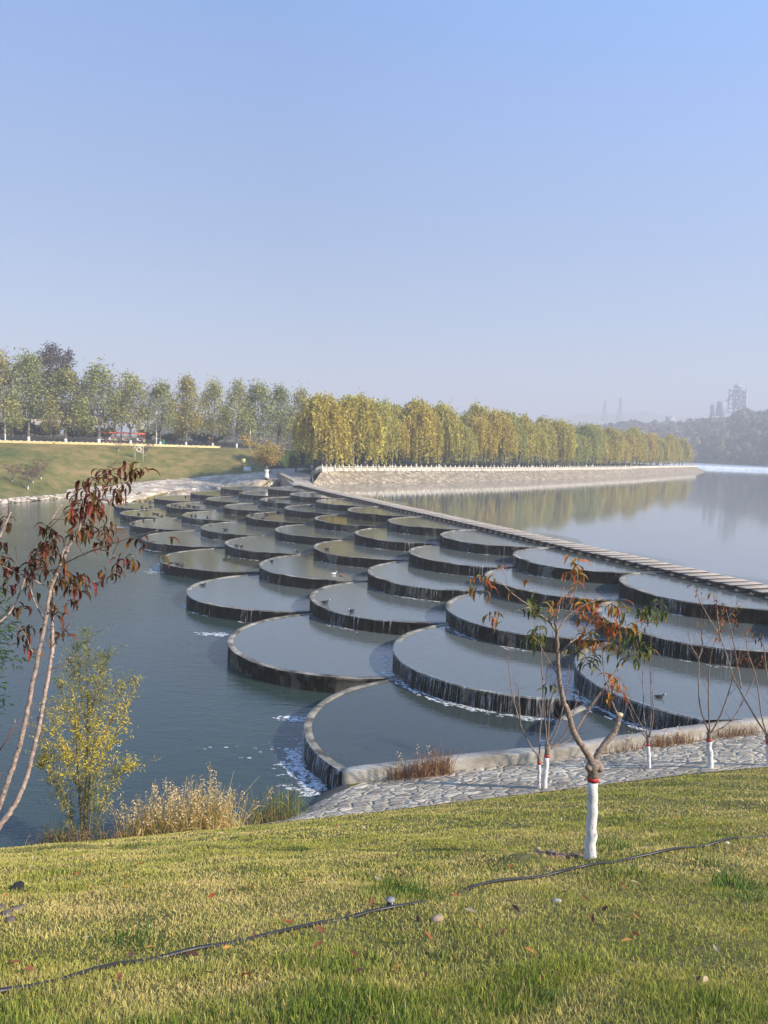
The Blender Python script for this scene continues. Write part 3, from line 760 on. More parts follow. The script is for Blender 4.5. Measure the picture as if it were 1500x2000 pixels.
# rounded tip of the spit
b = MB(); c0 = te[-1] - (te[-1] - te[-2]).normalized() * 2; V = [tuple(c0 + sm_[-1] * 20)]
n_ = sm_[-1]; tdir = (te[-1] - te[-2]).normalized()
ringA, ringB, ringC = [], [], []
for k in range(13):
    a = math.pi * k / 12
    dv = -n_ * math.cos(a) + tdir * math.sin(a); ctr = te[-1] + n_ * 16
    ringA.append(ctr + dv * 16); ringB.append(Vector((ctr.x, ctr.y, ZLAKE)) + dv * 21); ringC.append(ctr)
loft('spit_tip', [ringC, ringA, ringB, [p + Vector((0, 0, -1)) for p in ringB]], M['rubble2'], sub=2)
# dark green slope between ramp and road
gs0 = [back(505, 917, -6.7), back(545, 914, -6.7), back(575, 912.5, -6.6), back(640, 911, -6.5), back(700, 909, -6.4), back(790, 906, -6.2)]
gs1 = [at(430, 875, 184), at(500, 877.5, 189.8), at(560, 879.5, 195.8), at(620, 881, 199.8), at(700, 883, 204.8), at(790, 885.5, 211.8)]
loft('green_slope', [gs0, gs1], M['green_slope'], sub=3)
gl = [back(400, 931, -8.0), back(455, 926, -7.3), back(480, 923.5, -7.0), back(505, 917, -6.7)]
ramp_in = back(560, 938, -7.0)
loft('bank_corner', [[back(548, 937, -7.4), back(530, 932, -7.2), back(520, 926, -6.95), back(512, 921, -6.8)], [back(440, 946, -8.9), back(455, 930, -7.7), back(480, 924, -7.0), back(505, 916, -6.7)]], M['rubble'], sub=2)
# ================================================================== HILLS AND FAR WOODS
def hill(name, base, ridge, m, sub=8, jit=3):
    b = MB(); k = 90
    t = np.linspace(0, 1, k)
    def pl(P):
        P = np.array([tuple(p) for p in P]); u = np.linspace(0, 1, len(P)); return np.stack([np.interp(t, u, P[:, c]) for c in range(3)], 1)
    A, C = pl(base), pl(ridge); rows = []
    for i in range(sub + 1):
        f = i / sub; q = A + (C - A) * f; q[:, 2] = A[:, 2] + (C[:, 2] - A[:, 2]) * (f ** .8)
        if 0 < i: q[:, 2] += np.interp(rng.random(k), [0, 1], [-jit, jit]) * .5 + jit * .6 * np.sin(t * 40 + i)
        rows.append(q)
    dn = rows[-1].copy(); dn[:, 1] += 300; dn[:, 2] -= 60; rows.append(dn)
    b.add(np.concatenate(rows), [(i * k + j, i * k + j + 1, (i + 1) * k + j + 1, (i + 1) * k + j) for i in range(len(rows) - 1) for j in range(k - 1)])
    tag(b.build(name, m, smooth=True), kind='structure'); return rows
M['hillside'] = grassmat('wooded_hillside', [(.12, .13, .08), (.18, .17, .10), (.26, .22, .14)], .02, .08)
hb = [at(700, 893, 620), at(950, 902, 700), at(1200, 904, 720), at(1365, 905, 700), at(1500, 911, 610), at(1800, 925, 520)]
hr = [at(700, 868, 900), at(950, 856, 950), at(1100, 842, 1000), at(1300, 836, 1000), at(1400, 829, 930), at(1450, 817, 890), at(1500, 813, 860), at(1650, 808, 850), at(1850, 808, 820)]
for p in hb: p.z = ZUP
rows = hill('wooded_hill', hb, hr, M['hillside'], jit=4)
hill('far_ridge', [at(850, 880, 2500), at(1450, 880, 2500)], [at(850, 842, 2900), at(1000, 833, 2900), at(1060, 820, 2900), at(1110, 812, 2900), at(1150, 808, 2900), at(1190, 809, 2900), at(1260, 804, 2900), at(1320, 814, 2900), at(1450, 820, 2900)], M['hillside'], jit=6)
def blob_wood(name, pts, rr, label, cols, quads=26):
    b = MB(); Q, C = [], []
    for p in pts:
        r = rnd.uniform(*rr); h = r * rnd.uniform(.9, 1.5); col = np.array(rnd.choice(cols)) * rnd.uniform(.7, 1.3)
        b.ball((p[0], p[1], p[2] + h * .35), (r * .8, r * .8, h * .8), col, 6, 4, jit=.22)
        c = np.array([p[0], p[1], p[2] + h * .35])
        v = rng.normal(0, 1, (quads, 3)); v /= np.linalg.norm(v, axis=1)[:, None]; v[:, 2] = np.abs(v[:, 2]) * .9 - .1
        o = c + v * np.array([r, r, h]) * rng.uniform(.7, 1.1, (quads, 1))
        a = rng.normal(0, 1, (quads, 3)); e = np.cross(a, rng.normal(0, 1, (quads, 3))); a /= np.linalg.norm(a, axis=1)[:, None]; e /= np.linalg.norm(e, axis=1)[:, None]
        s_ = r * rng.uniform(.12, .26, (quads, 1))
        Q.append(np.stack([o - a * s_ - e * s_ * .6, o + a * s_ - e * s_ * .5, o + a * s_ * .8 + e * s_, o - a * s_ + e * s_ * .8], 1)); C.append(np.tile(col, (quads, 1)) * rng.uniform(.6, 1.4, (quads, 1)))
    b.cards(np.concatenate(Q), np.concatenate(C))
    return tag(b.build(name, M['reed']), label, 'woodland', kind='stuff')
pts = []
for _ in range(3600):
    i = rnd.random() ** .8 * 8; j = rnd.random() * 88; a, c = rows[int(min(i, 7))][int(j)], rows[int(min(i, 7)) + 1][int(j)]
    p = a + (c - a) * (i % 1) + (rows[int(min(i, 7))][int(j) + 1] - a) * (j % 1); pts.append(p)
blob_wood('hill_wood', pts, (3.0, 6.5), 'hazy autumn woodland covering the far hillside', [(.09, .10, .05), (.15, .13, .07), (.06, .075, .04), (.20, .15, .09), (.15, .10, .07)])
pts = [at(rnd.uniform(300, 760), 852, rnd.uniform(520, 900)) for _ in range(330)]
for p in pts: p.z = -1.5
blob_wood('distant_wood', pts, (5, 9), 'distant grey woodland beyond the far fields', [(.07, .07, .05), (.11, .08, .06), (.05, .055, .03)])

# ================================================================== TREE CROWNS
def rand_quads(o, size, aspect, g=rng, down=0.0):
    n = len(o); a = g.normal(0, 1, (n, 3)); a[:, 2] = a[:, 2] * (1 - down) - down * 2.2; a /= np.linalg.norm(a, axis=1)[:, None]
    e = np.cross(a, g.normal(0, 1, (n, 3))); e /= np.linalg.norm(e, axis=1)[:, None]
    s_ = size[:, None]
    return np.stack([o - a * s_, o + e * s_ * aspect, o + a * s_, o - e * s_ * aspect], 1)
def limb_tube(b, p0, p1, r0, r1, n=5, wob=.06, col=(1, 1, 1), seg=5):
    p0, p1 = np.array(p0), np.array(p1); L = np.linalg.norm(p1 - p0); P = []
    for i in range(seg + 1):
        f = i / seg; P.append(p0 + (p1 - p0) * f + (rng.normal(0, wob * L / seg, 3) if 0 < i else 0) * np.array([1, 1, .3]))
    b.tube(P, np.linspace(r0, r1, seg + 1), n, col); return P
def poplar(seed, h=16):
    g = np.random.default_rng(seed)
    t = empty('poplar_tree', (0, 0, 0), 'x', 'tree', 'row of grey green roadside trees with white painted trunks')
    b = MB(); top = (g.normal(0, .3), g.normal(0, .3), h * .86)
    limb_tube(b, (0, 0, -.3), (0, 0, h * .24), .22, .19, 7, .02); fork = np.array((0, 0, h * .22)); ends = []
    for i in range(7):
        a = i * 2.4 + g.random(); q = fork + np.array([math.cos(a) * h * .13, math.sin(a) * h * .13, h * (.3 + .38 * g.random())])
        P = limb_tube(b, fork, q, .12, .035, 5, .08); ends += [P[3], P[4], P[5]]
        for k in range(3):
            e = P[2 + k] + np.array([g.normal(0, .9), g.normal(0, .9), 1.6 + g.random()]); limb_tube(b, P[2 + k], e, .04, .015, 4); ends.append(e)
    b.build('trunk', M['bark_far'], t, smooth=True)
    b = MB(); b.tube([(0, 0, -.2), (0, 0, 1.15)], [.27, .245], 8); b.build('whitewash', M['white'], t)
    O, C = [], []
    for k in range(64):
        zf = g.random() ** .85; z = h * (.25 + .73 * zf); rad = h * .20 * (math.sin(min(1, (1.04 - zf) * 1.5) * 1.45)) * (.55 + .6 * g.random()) * (.5 + .5 * min(1, zf * 4 + .4))
        a = g.random() * 6.28; c = np.array([math.cos(a) * rad, math.sin(a) * rad, z])
        n = 62; o = c + g.normal(0, 1, (n, 3)) * np.array([.7, .7, 1.0]); O.append(o)
        base = np.array([.34, .34, .14]) * g.uniform(.75, 1.25) + np.array([.05, .03, 0]) * (g.random() < .25)
        C.append(base * g.uniform(.65, 1.35, (n, 1)))
    o = np.concatenate(O); b = MB(); b.cards(rand_quads(o, g.uniform(.14, .30, len(o)), .6, g), np.concatenate(C)); b.build('crown', M['pop'], t)
    return t
def willow(seed, h=14):
    g = np.random.default_rng(seed)
    t = empty('willow_tree', (0, 0, 0), 'x', 'tree', 'weeping willows behind the white balustrade')
    b = MB(); limb_tube(b, (0, 0, -.4), (g.normal(0, .2), g.normal(0, .2), h * .26), .26, .21, 7, .03); fork = np.array((0, 0, h * .25)); tips = []
    for i in range(8):
        a = i * 2.4 + g.random(); q = fork + np.array([math.cos(a) * h * .17, math.sin(a) * h * .17, h * (.25 + .36 * g.random())])
        P = limb_tube(b, fork, q, .14, .04, 5, .1)
    b.build('trunk', M['bark_far'], t, smooth=True)
    b = MB(); b.tube([(0, 0, -.2), (0, 0, 1.15)], [.31, .285], 8); b.build('whitewash', M['white'], t)
    O, C = [], []
    for k in range(150):
        el = g.random() ** .8; a = g.random() * 6.28; rad = h * .33 * math.cos(el * 1.3) * (.45 + .6 * g.random()); z = h * (.52 + .47 * math.sin(el * 1.5) * (.75 + .25 * g.random()))
        c = np.array([math.cos(a) * rad, math.sin(a) * rad, z]); base = np.array([.48, .44, .13]) * g.uniform(.72, 1.28)
        n = 14; o = c + g.normal(0, .55, (n, 3)); O.append(o); C.append(base * g.uniform(.7, 1.3, (n, 1)))
        for s_ in range(3):
            L = g.uniform(.12, .50) * h * (.55 + .45 * min(1, rad / (h * .25))); L = min(L, c[2] - h * .09); m = int(L / .26); f = np.linspace(0, 1, m)
            out = np.array([math.cos(a), math.sin(a)]) * g.uniform(.1, 1.1)
            p = np.stack([c[0] + g.normal(0, .5) + out[0] * np.sqrt(f), c[1] + g.normal(0, .5) + out[1] * np.sqrt(f), c[2] - L * f], 1) + g.normal(0, .10, (m, 3))
            O.append(p); C.append(base * g.uniform(.65, 1.35, (m, 1)) * (1 + .12 * f[:, None]))
    o = np.concatenate(O); b = MB(); b.cards(rand_quads(o, g.uniform(.20, .42, len(o)), .42, g, .55), np.concatenate(C)); b.build('crown', M['wil'], t)
    return t
def broad(seed, h, name, cat, cols, dens=60, leafsize=.3, bare=False, grp=None, wide=.38):
    g = np.random.default_rng(seed)
    t = empty(name, (0, 0, 0), 'x', cat, grp)
    b = MB(); limb_tube(b, (0, 0, -.4), (0, 0, h * .3), h * .022, h * .017, 7, .03); fork = np.array((0, 0, h * .28)); pts = []
    for i in range(9):
        a = i * 2.4 + g.random(); q = fork + np.array([math.cos(a) * h * wide * .7, math.sin(a) * h * wide * .7, h * (.25 + .4 * g.random())])
        P = limb_tube(b, fork, q, h * .010, h * .004, 5, .12)
        for k in range(6):
            s_ = P[1 + k % 5]; e = s_ + np.array([g.normal(0, h * .08), g.normal(0, h * .08), h * (.04 + .1 * g.random())]); limb_tube(b, s_, e, h * .004, h * .0015, 4, .1, seg=3); pts.append(e)
            if bare:
                for m in range(3):
                    e2 = e + g.normal(0, h * .05, 3) + np.array([0, 0, h * .04]); limb_tube(b, e, e2, h * .0018, h * .0008, 3, .1, seg=2); pts.append(e2)
    b.build('trunk', M['bark_far'], t)
    O, C = [], []
    for k in range(dens):
        c = pts[g.integers(len(pts))] + g.normal(0, h * .025, 3); n = 12 if bare else 50
        o = c + g.normal(0, h * .04, (n, 3)); O.append(o); C.append(np.array(cols[g.integers(len(cols))]) * g.uniform(.6, 1.4, (n, 1)))
    o = np.concatenate(O); b = MB(); b.cards(rand_quads(o, g.uniform(.6, 1.2, len(o)) * leafsize, .6, g), np.concatenate(C)); b.build('crown', M['reed'], t)
    return t

# roadside row
row_t = [(-10, 690), (56, 698), (128, 733), (193, 722), (255, 738), (313, 752), (363, 747), (415, 752), (462, 750), (505, 754), (543, 765), (585, 767)]
protos = [poplar(s_) for s_ in (11, 12, 13, 14)]
def road_pt(x):
    return Vector((np.interp(x, RX + RX2[1:], [p.x for p in RN]), 0, 0)), None
RXX = RX + [560, 620, 700, 790]
def roadpt(x, dy):
    Y = float(np.interp(x, RXX, [p.y for p in RN])); yy = float(np.interp(x, RXX, RYP + [879.5, 881, 883, 885.5]))
    p = at(x, yy, Y); return p * ((Y + dy) / Y) if False else Vector((p.x * (Y + dy) / Y, Y + dy, p.z + .03))
used = set()
for i, (x, top) in enumerate(row_t):
    p = roadpt(x, .9); tz = at(x, top, p.y).z; H = tz - p.z; pr = protos[i % 4]
    sx = H / 16 * rnd.uniform(1.0, 1.4)
    place(pr, i < 4, (p.x, p.y, p.z), rnd.random() * 6, (sx, sx, H / 15.6), 'grey green roadside tree with white painted trunk, %s from the left end of the row' % ORD(i + 1))
# second, looser row across the road, some hazy
for i, x in enumerate([20, 95, 160, 345, 352, 358, 436, 474, 478, 540]):
    p = roadpt(x + 4, 17 + rnd.random() * 10); q = dup(protos[(i + 1) % 4]); s_ = rnd.uniform(.5, .72); q.location = p; q.scale = (s_, s_, s_); q.rotation_euler.z = rnd.random() * 6
    q['label'] = 'smaller tree with white painted trunk across the far road, %s from the left' % ORD(i + 1); q['group'] = 'smaller trees across the far road'
# willows
wl = [willow(s_) for s_ in (21, 22, 23, 24, 25)]
def along(P, n_, dist, offn):
    for i in range(len(P) - 1):
        L = (P[i + 1] - P[i]).length
        if dist <= L: f = dist / L; return P[i].lerp(P[i + 1], f) + n_[i].lerp(n_[i + 1], f) * offn
        dist -= L
    return P[-1] + n_[-1] * offn + (P[-1] - P[-2]).normalized() * dist
tot = sum((te[i + 1] - te[i]).length for i in range(len(te) - 1)); cnt = 0
for rowi, (o_, stp, st0) in enumerate([(8.0, 7.8, 3), (17, 10.0, 16), (27, 13, 30)]):
    d = st0; j = 0
    while d < tot + 4:
        p = along(te, sm_, d, o_ + rnd.uniform(-1, 1)); s_ = rnd.uniform(.70, 1.08) * (1.06 if d > 30 else 1.0)
        j += 1
        lab = ['weeping willow nearest the white balustrade, %s from the concrete ramp', 'weeping willow in the middle rank of the grove, %s from the concrete ramp', 'weeping willow in the rear rank of the grove, %s from the concrete ramp'][rowi] % ORD(j)
        place(wl[cnt % 5], cnt < 5, (p.x, p.y, ZP + (.0 if o_ < 10 else .3)), rnd.random() * 6, (s_, s_, s_ * rnd.uniform(.93, 1.05)), lab)
        cnt += 1; d += stp * rnd.uniform(.8, 1.2)
for i, (X, Y, s_) in enumerate([(-12.2, 147, 1.02), (-15.8, 166, .95), (-6.5, 152, 1.08)]):
    q = dup(wl[i]); q.location = (X, Y, ZP - .3 if i != 1 else -6.0); q.scale = (s_ * 1.12, s_ * 1.12, s_); q.rotation_euler.z = i * 2.1
    q['label'] = ['wide weeping willow trailing over the near end of the white balustrade', 'weeping willow standing on the dark green slope behind the ramp', 'full yellow green willow just right of the balustrade end'][i]
for i, (x, y, Y) in enumerate([(700, 790, 235), (735, 800, 240), (752, 789, 245), (1068, 822, 330), (672, 800, 215)]):
    q = dup(protos[i % 4]); p = at(x, y, Y); z0 = -2.5 if Y < 300 else -5; s_ = (p.z - z0) / 16
    q.location = (p.x, p.y, z0); q.scale = (s_,) * 3; q['label'] = 'tall grey green tree rising behind the willow grove, %s from the left' % ORD([1, 3, 4, 5, 0][i] if i != 4 else 1) if i != 0 else 'tall grey green tree rising behind the willow grove, 2nd from the left'; q['group'] = 'tall trees behind the willows'

# trees and scrub behind the road on the left
bigt = broad(31, 20, 'broadleaf_tree', 'tree', [(.085, .06, .045), (.06, .055, .035), (.11, .08, .05)], 240, .28, wide=.30)
p = at(100, 680, 212); z0 = 2.0; s_ = (p.z - z0) / 19.5; place(bigt, True, (p.x, p.y, z0), 0, s_, 'large dark brown broadleaf tree towering behind the roadside row')
bare = broad(32, 14, 'bare_tree', 'tree', [(.13, .09, .07), (.10, .08, .06)], 60, .10, True, 'bare brown trees behind the roadside row')
bare2 = broad(33, 14, 'bare_tree', 'tree', [(.10, .10, .05), (.12, .09, .05)], 90, .14, True, 'bare brown trees behind the roadside row')
lst = [(20, 715, 205), (160, 728, 215), (178, 735, 222), (225, 752, 205), (272, 742, 215), (238, 765, 200), (290, 760, 210), (45, 750, 200), (330, 775, 230), (-15, 705, 200), (8, 735, 212), (205, 770, 198)]
for i, (x, y, Y) in enumerate(lst):
    p = at(x, y, Y); z0 = -.5 + (1.5 if x < 180 else 0); pr = [bare, bare2][i % 2]; s_ = (p.z - z0) / 13.2
    place(pr, i < 2, (p.x, p.y, z0), i * 1.3, s_, 'bare brownish tree behind the roadside row, %s from the left' % ORD(1 + sum(1 for q in lst if q[0] < x)))
bush = broad(34, 3.4, 'bush', 'bush', [(.035, .055, .02), (.05, .07, .025), (.03, .04, .02)], 90, .16, False, 'dark green bushes behind the far road', .6)
bl = [(2, 845), (22, 843), (40, 845), (68, 842), (84, 845), (104, 846), (142, 846), (160, 848), (176, 848), (206, 850), (290, 852), (325, 855), (338, 856), (388, 860), (400, 858), (420, 862)]
for i, (x, y) in enumerate(bl):
    p = roadpt(x, 24 + rnd.random() * 6); s_ = rnd.uniform(1.1, 1.7) if x < 230 else rnd.uniform(.8, 1.1)
    place(bush, i == 0, (p.x, p.y, p.z + .2), rnd.random() * 6, (s_ * 1.3, s_ * 1.3, s_), 'dark green bush behind the far road, %s from the left' % ORD(i + 1))
# yellow-green bush with orange: small
yb = broad(35, 5.5, 'yellowing_bush', 'bush', [(.20, .20, .04), (.14, .16, .04)], 80, .2, False, None, .45)
p = roadpt(168, 20); place(yb, True, (p.x, p.y, p.z + .3), 0, 1, 'yellow green bush beyond the far road beside the red roofed carts')
# walled house behind
wt = empty('garden_wall', tuple(at(50, 833, 205)), 'long pale boundary wall with dark coping behind the bushes', 'wall')
A, B_ = at(-120, 826, 205), at(118, 834, 205); b = MB(); mid = (A + B_) / 2; L = (B_ - A).length; rz = math.atan2(B_.y - A.y, B_.x - A.x)
b.box((mid.x, mid.y, mid.z + .7), (L, .35, 3.0), rz); o = b.build('wall_face', flat('pale_render', (.42, .40, .37), .8, 0, .15, .6), wt, loc=wt.location); o.location = (0, 0, 0)
b = MB(); b.box((mid.x, mid.y, mid.z + 2.35), (L + .3, .8, .3), rz); o = b.build('coping', flat('dark_tile', (.06, .055, .055), .8), wt, loc=wt.location); o.location = (0, 0, 0)
hs = empty('village_house', tuple(at(115, 833, 222)), 'grey house with dark pitched roof half hidden behind the trees', 'house')
p = at(112, 830, 222); b = MB(); b.box((p.x, p.y, p.z + 1.6), (14, 7, 5.0)); o = b.build('walls', flat('grey_brick', (.14, .13, .13), .9), hs, loc=hs.location); o.location = (0, 0, 0)
b = MB(); V = [(-7.6, -4.1, 0), (7.6, -4.1, 0), (7.6, 4.1, 0), (-7.6, 4.1, 0), (-7.6, 0, 2.3), (7.6, 0, 2.3)]
b.add([(p.x + x, p.y + y, p.z + 4.1 + z) for x, y, z in V], [(0, 1, 5, 4), (2, 3, 4, 5), (0, 4, 3), (1, 2, 5), (0, 3, 2, 1)]); o = b.build('roof', flat('slate', (.045, .045, .05), .7), hs, loc=hs.location); o.location = (0, 0, 0)
for x in (-4, 0, 4):
    b = MB(); b.box((p.x + x, p.y - 3.52, p.z + 2.2), (1.4, .08, 1.4)); o = b.build('window', M['dark'], hs, loc=hs.location); o.location = (0, 0, 0)

# ================================================================== PYLONS AND PLANT
def pylon(h):
    t = empty('electricity_pylon', (0, 0, 0), 'x', 'pylon', 'lattice pylons on the hazy skyline'); b = MB()
    rt = h * .010
    def wz(z): return np.interp(z / h, [0, .62, 1], [.105, .03, .012]) * h
    zs = [0, .17, .32, .45, .56, .65, .73, .8, .87, .94, 1.0]
    for (sx, sy) in ((1, 1), (1, -1), (-1, 1), (-1, -1)): b.tube([(sx * wz(z * h), sy * wz(z * h), z * h) for z in zs], rt, 4)
    for z0, z1 in zip(zs, zs[1:]):
        a, c = wz(z0 * h), wz(z1 * h)
        for ax in (0, 1):
            for sg in (1, -1):
                for f in (1, -1):
                    P = [(f * a, sg * a, z0 * h), (-f * c, sg * c, z1 * h)]
                    if ax: P = [(y, x, z) for x, y, z in P]
                    b.tube(P, rt * .7, 3)
    b.build('tower', M['metal'], t)
    for z, L in ((.68, .15), (.80, .12), (.92, .10)):
        b = MB()
        for s_ in (1, -1): b.tube([(0, 0, z * h + .02 * h), (s_ * L * h, 0, z * h)], rt, 3); b.tube([(0, 0, z * h - .012 * h), (s_ * L * h, 0, z * h)], rt, 3)
        b.build('cross_arm', M['metal'], t)
    return t
py = pylon(45)
for i, (x, y0, y1, Y) in enumerate([(1180, 822, 779, 1350), (1210, 822, 775, 1300), (880, 830, 776, 1900), (928, 830, 773, 1850), (1453, 800, 765, 1900)][:4]):
    a, c = at(x, y1, Y), at(x, y0, Y); s_ = (a.z - c.z) / 45
    place(py, i == 0, tuple(c), .5, s_, ['lattice pylon on the skyline, left one of the clear pair', 'lattice pylon on the skyline, taller right one of the clear pair', 'faint lattice pylon above the willows, left of the two', 'faint lattice pylon above the willows, right of the two'][i])
P0 = at(1438, 806, 1100); k = 1100 / 1500
cp = empty('cement_plant', tuple(P0), 'hazy blue grey cement plant tower standing on the far hill', 'factory')
Mp = flat('plant_cladding', (.35, .40, .45), .7, 0, .2, .05); Mp2 = flat('plant_steel', (.22, .26, .3), .7, 0, .2, .05)
b = MB()
for fl in range(6): b.box((0, 0, fl * 6.2), (17 + (fl % 2), 16, .9))
for x in (-8.5, 0, 8.5):
    for y in (-8, 8): b.box((x, y, 17), (1.1, 1.1, 36))
for fl in range(5):
    for s_ in (1, -1): b.tube([(-8.5 * s_, -8.2, fl * 6.2), (8.5 * s_, -8.2, fl * 6.2 + 6.2)], .35, 4)
b.build('steel_frame', Mp2, cp)
for (x, z, r, h) in [(-4.5, 25, 3.4, 8), (4, 20, 3.6, 9), (-3, 12, 3.4, 9), (4.5, 6, 3.2, 8), (1, 31, 2.6, 6)]:
    b = MB(); b.tube([(x, 0, z - h * .6), (x, 0, z - h * .25), (x, 0, z + h * .5), (x, 0, z + h * .55)], [.8, r, r, r * .6], 12); b.build('cyclone', Mp, cp)
b = MB(); b.box((9.5, 0, 14), (4, 10, 33)); b.build('lift_shaft', Mp, cp)
b = MB(); b.box((-1, 0, 37), (8, 8, 4)); b.tube([(-1, 0, 38), (-1, 0, 43)], .7, 8); b.tube([(5, 2, 34), (5, 2, 40)], .5, 8); b.build('top_house', Mp, cp)
for x, r, h in ((-22, 6.0, 17), (-33, 4, 12)):
    b = MB(); b.tube([(x, 0, -6), (x, 0, h - 3), (x, 0, h - 1.6), (x, 0, h - 1)], [r, r, r * .7, .5], 16); b.build('silo', Mp, cp)
b = MB(); b.tube([(-20, 0, 10), (-8, 0, 24)], 1.0, 4); b.build('conveyor', Mp2, cp)
for i, (x, y, Y, sx, sz, lab) in enumerate([(1308, 815, 1000, 9, 6, 'small boxy hut on the far skyline'), (1222, 821, 1000, 22, 3.2, 'long low white shed under the pylons'), (1472, 812, 870, 9, 7, 'pale hillside block below the plant, left of two'), (1492, 811, 860, 14, 8, 'pale hillside block below the plant, right of two'), (1462, 806, 1050, 10, 5, 'low flat shed right of the plant tower')]):
    p = at(x, y + 12, Y); t = empty('hill_building', tuple(p), lab, 'building', 'small buildings on the far hill'); b = MB(); b.box((0, 0, sz / 2), (sx, 8, sz + 4)); b.build('walls', flat('pale_block%d' % i, (.5, .5, .5), .8), t)
    b = MB(); b.box((0, 0, sz + 2.2), (sx + .8, 8.8, .4)); b.build('roof', Mp2, t)
    b = MB(); [b.box((-sx / 2 + 1.5 + q * 2.6, -4.03, sz * .5 + 1.6), (1.2, .1, 1.3)) for q in range(int(sx / 2.7))]; b.build('windows', M['dark'], t)
# ================================================================== PEACH TREES
def px_line(P, Y, wob=0.0, dy=0.0):
    o = []
    for i, (x, y) in enumerate(P):
        o.append(at(x, y, Y + dy * i / max(1, len(P) - 1)))
    return o
def smooth_line(P, k=4):
    P = [np.array(tuple(p)) for p in P]; Q = [P[0]] + P + [P[-1]]; o = []
    for i in range(1, len(Q) - 2):
        for j in range(k):
            t = j / k; a, c, d, e = Q[i - 1], Q[i], Q[i + 1], Q[i + 2]
            o.append(.5 * ((2 * c) + (-a + d) * t + (2 * a - 5 * c + 4 * d - e) * t * t + (-a + 3 * c - 3 * d + e) * t ** 3))
    o.append(Q[-2]); return o
def peach_leaf(b, p, az, L, col, droop=1.0, wd=.2, start=.3, tipc=None):
    p = np.array(tuple(p)); d = np.array([math.cos(az), math.sin(az), 0]); sdv = np.array([-math.sin(az), math.cos(az), 0]); el = start
    n = 5; C = []; ax = []; q = p.copy()
    for i in range(n + 1):
        C.append(q.copy()); ax.append(el); el -= droop * 1.9 / n * rnd.uniform(.7, 1.3)
        q = q + (d * math.cos(el) + np.array([0, 0, math.sin(el)])) * L / n
    prof = [.12, .62, 1, .9, .5, .03]; V = []; cols = []
    tw = rnd.uniform(-.6, .6)
    for i in range(n + 1):
        w_ = L * wd * .5 * prof[i]; upn = -d * math.sin(ax[i]) + np.array([0, 0, math.cos(ax[i])])
        sv = sdv * math.cos(tw) + upn * math.sin(tw); un = upn * math.cos(tw) - sdv * math.sin(tw)
        V += [C[i] - sv * w_ + un * w_ * .55, C[i], C[i] + sv * w_ + un * w_ * .55]
        cc = np.array(col) if tipc is None else np.array(col) * (1 - i / n) + np.array(tipc) * i / n
        cols += [cc, cc * 1.25, cc]
    b.add(V, [(i * 3 + k, i * 3 + k + 1, i * 3 + k + 4, i * 3 + k + 3) for i in range(n) for k in range(2)], np.array(cols))
MAROON = [((.07, .02, .018), (.13, .035, .025)), ((.09, .03, .02), (.17, .06, .025)), ((.045, .025, .015), (.10, .06, .02)), ((.08, .07, .02), (.16, .09, .03)), ((.20, .03, .03), (.24, .06, .035)), ((.12, .05, .02), (.26, .12, .03))]
OCHRE = [((.45, .20, .04), (.50, .16, .03)), ((.32, .22, .04), (.50, .20, .04)), ((.22, .18, .04), (.35, .12, .03)), ((.50, .15, .04), (.45, .08, .03)), ((.18, .17, .04), (.26, .2, .05))]
GREEN = [((.07, .11, .025), (.10, .13, .03)), ((.10, .13, .03), (.16, .15, .04)), ((.05, .08, .02), (.07, .1, .02)), ((.16, .16, .04), (.2, .14, .04))]
def cluster(b, p, n, L, pal, spread=.08, droop=1.0):
    for i in range(n):
        c0, c1 = rnd.choice(pal); k = rnd.uniform(.75, 1.2)
        q = np.array(tuple(p)) + np.array([rnd.gauss(0, spread), rnd.gauss(0, spread), rnd.gauss(0, spread * .8)])
        peach_leaf(b, q, rnd.random() * 6.28, L * rnd.uniform(.7, 1.15), tuple(v * k for v in c0), droop * rnd.uniform(.7, 1.25), rnd.uniform(.16, .24), rnd.uniform(-.3, .8), tuple(v * k for v in c1))
def branch(b, P, r0, r1, n=6, knots=True, twigs=0, tl=.3, Lb=None, mi=0, jit=.0):
    Q = smooth_line(P, 5); m = len(Q); rr = np.linspace(r0, r1, m) ** 1.0
    if knots: rr = rr * (1 + .05 * np.sin(np.arange(m) * 2.3) + rng.normal(0, .03, m))
    Q = [q + rng.normal(0, min(.0035, r0 * .12) + jit, 3) * (0 < i < m - 1) for i, q in enumerate(Q)]
    b.tube(Q, rr, n, mi=mi); tips = [Q[-1]]
    for k in range(twigs):
        i = rnd.randint(m // 3, m - 2); p = Q[i]; dr = (Q[i + 1] - Q[i]); dr /= np.linalg.norm(dr) + 1e-9
        e = dr * .8 + rng.normal(0, .55, 3); e[2] = abs(e[2]) * .8 + .25; e /= np.linalg.norm(e); L = tl * rnd.uniform(.4, 1.2)
        mid = p + e * L * .5 + rng.normal(0, .02, 3); tip = p + e * L + np.array([0, 0, L * .15]) + rng.normal(0, .03, 3)
        b.tube([p, mid, tip], [max(.0025, rr[i] * .35), max(.002, rr[i] * .22), .0015], 4, mi=mi + (1 if r0 < .1 else 0)); tips.append(tip)
    return tips

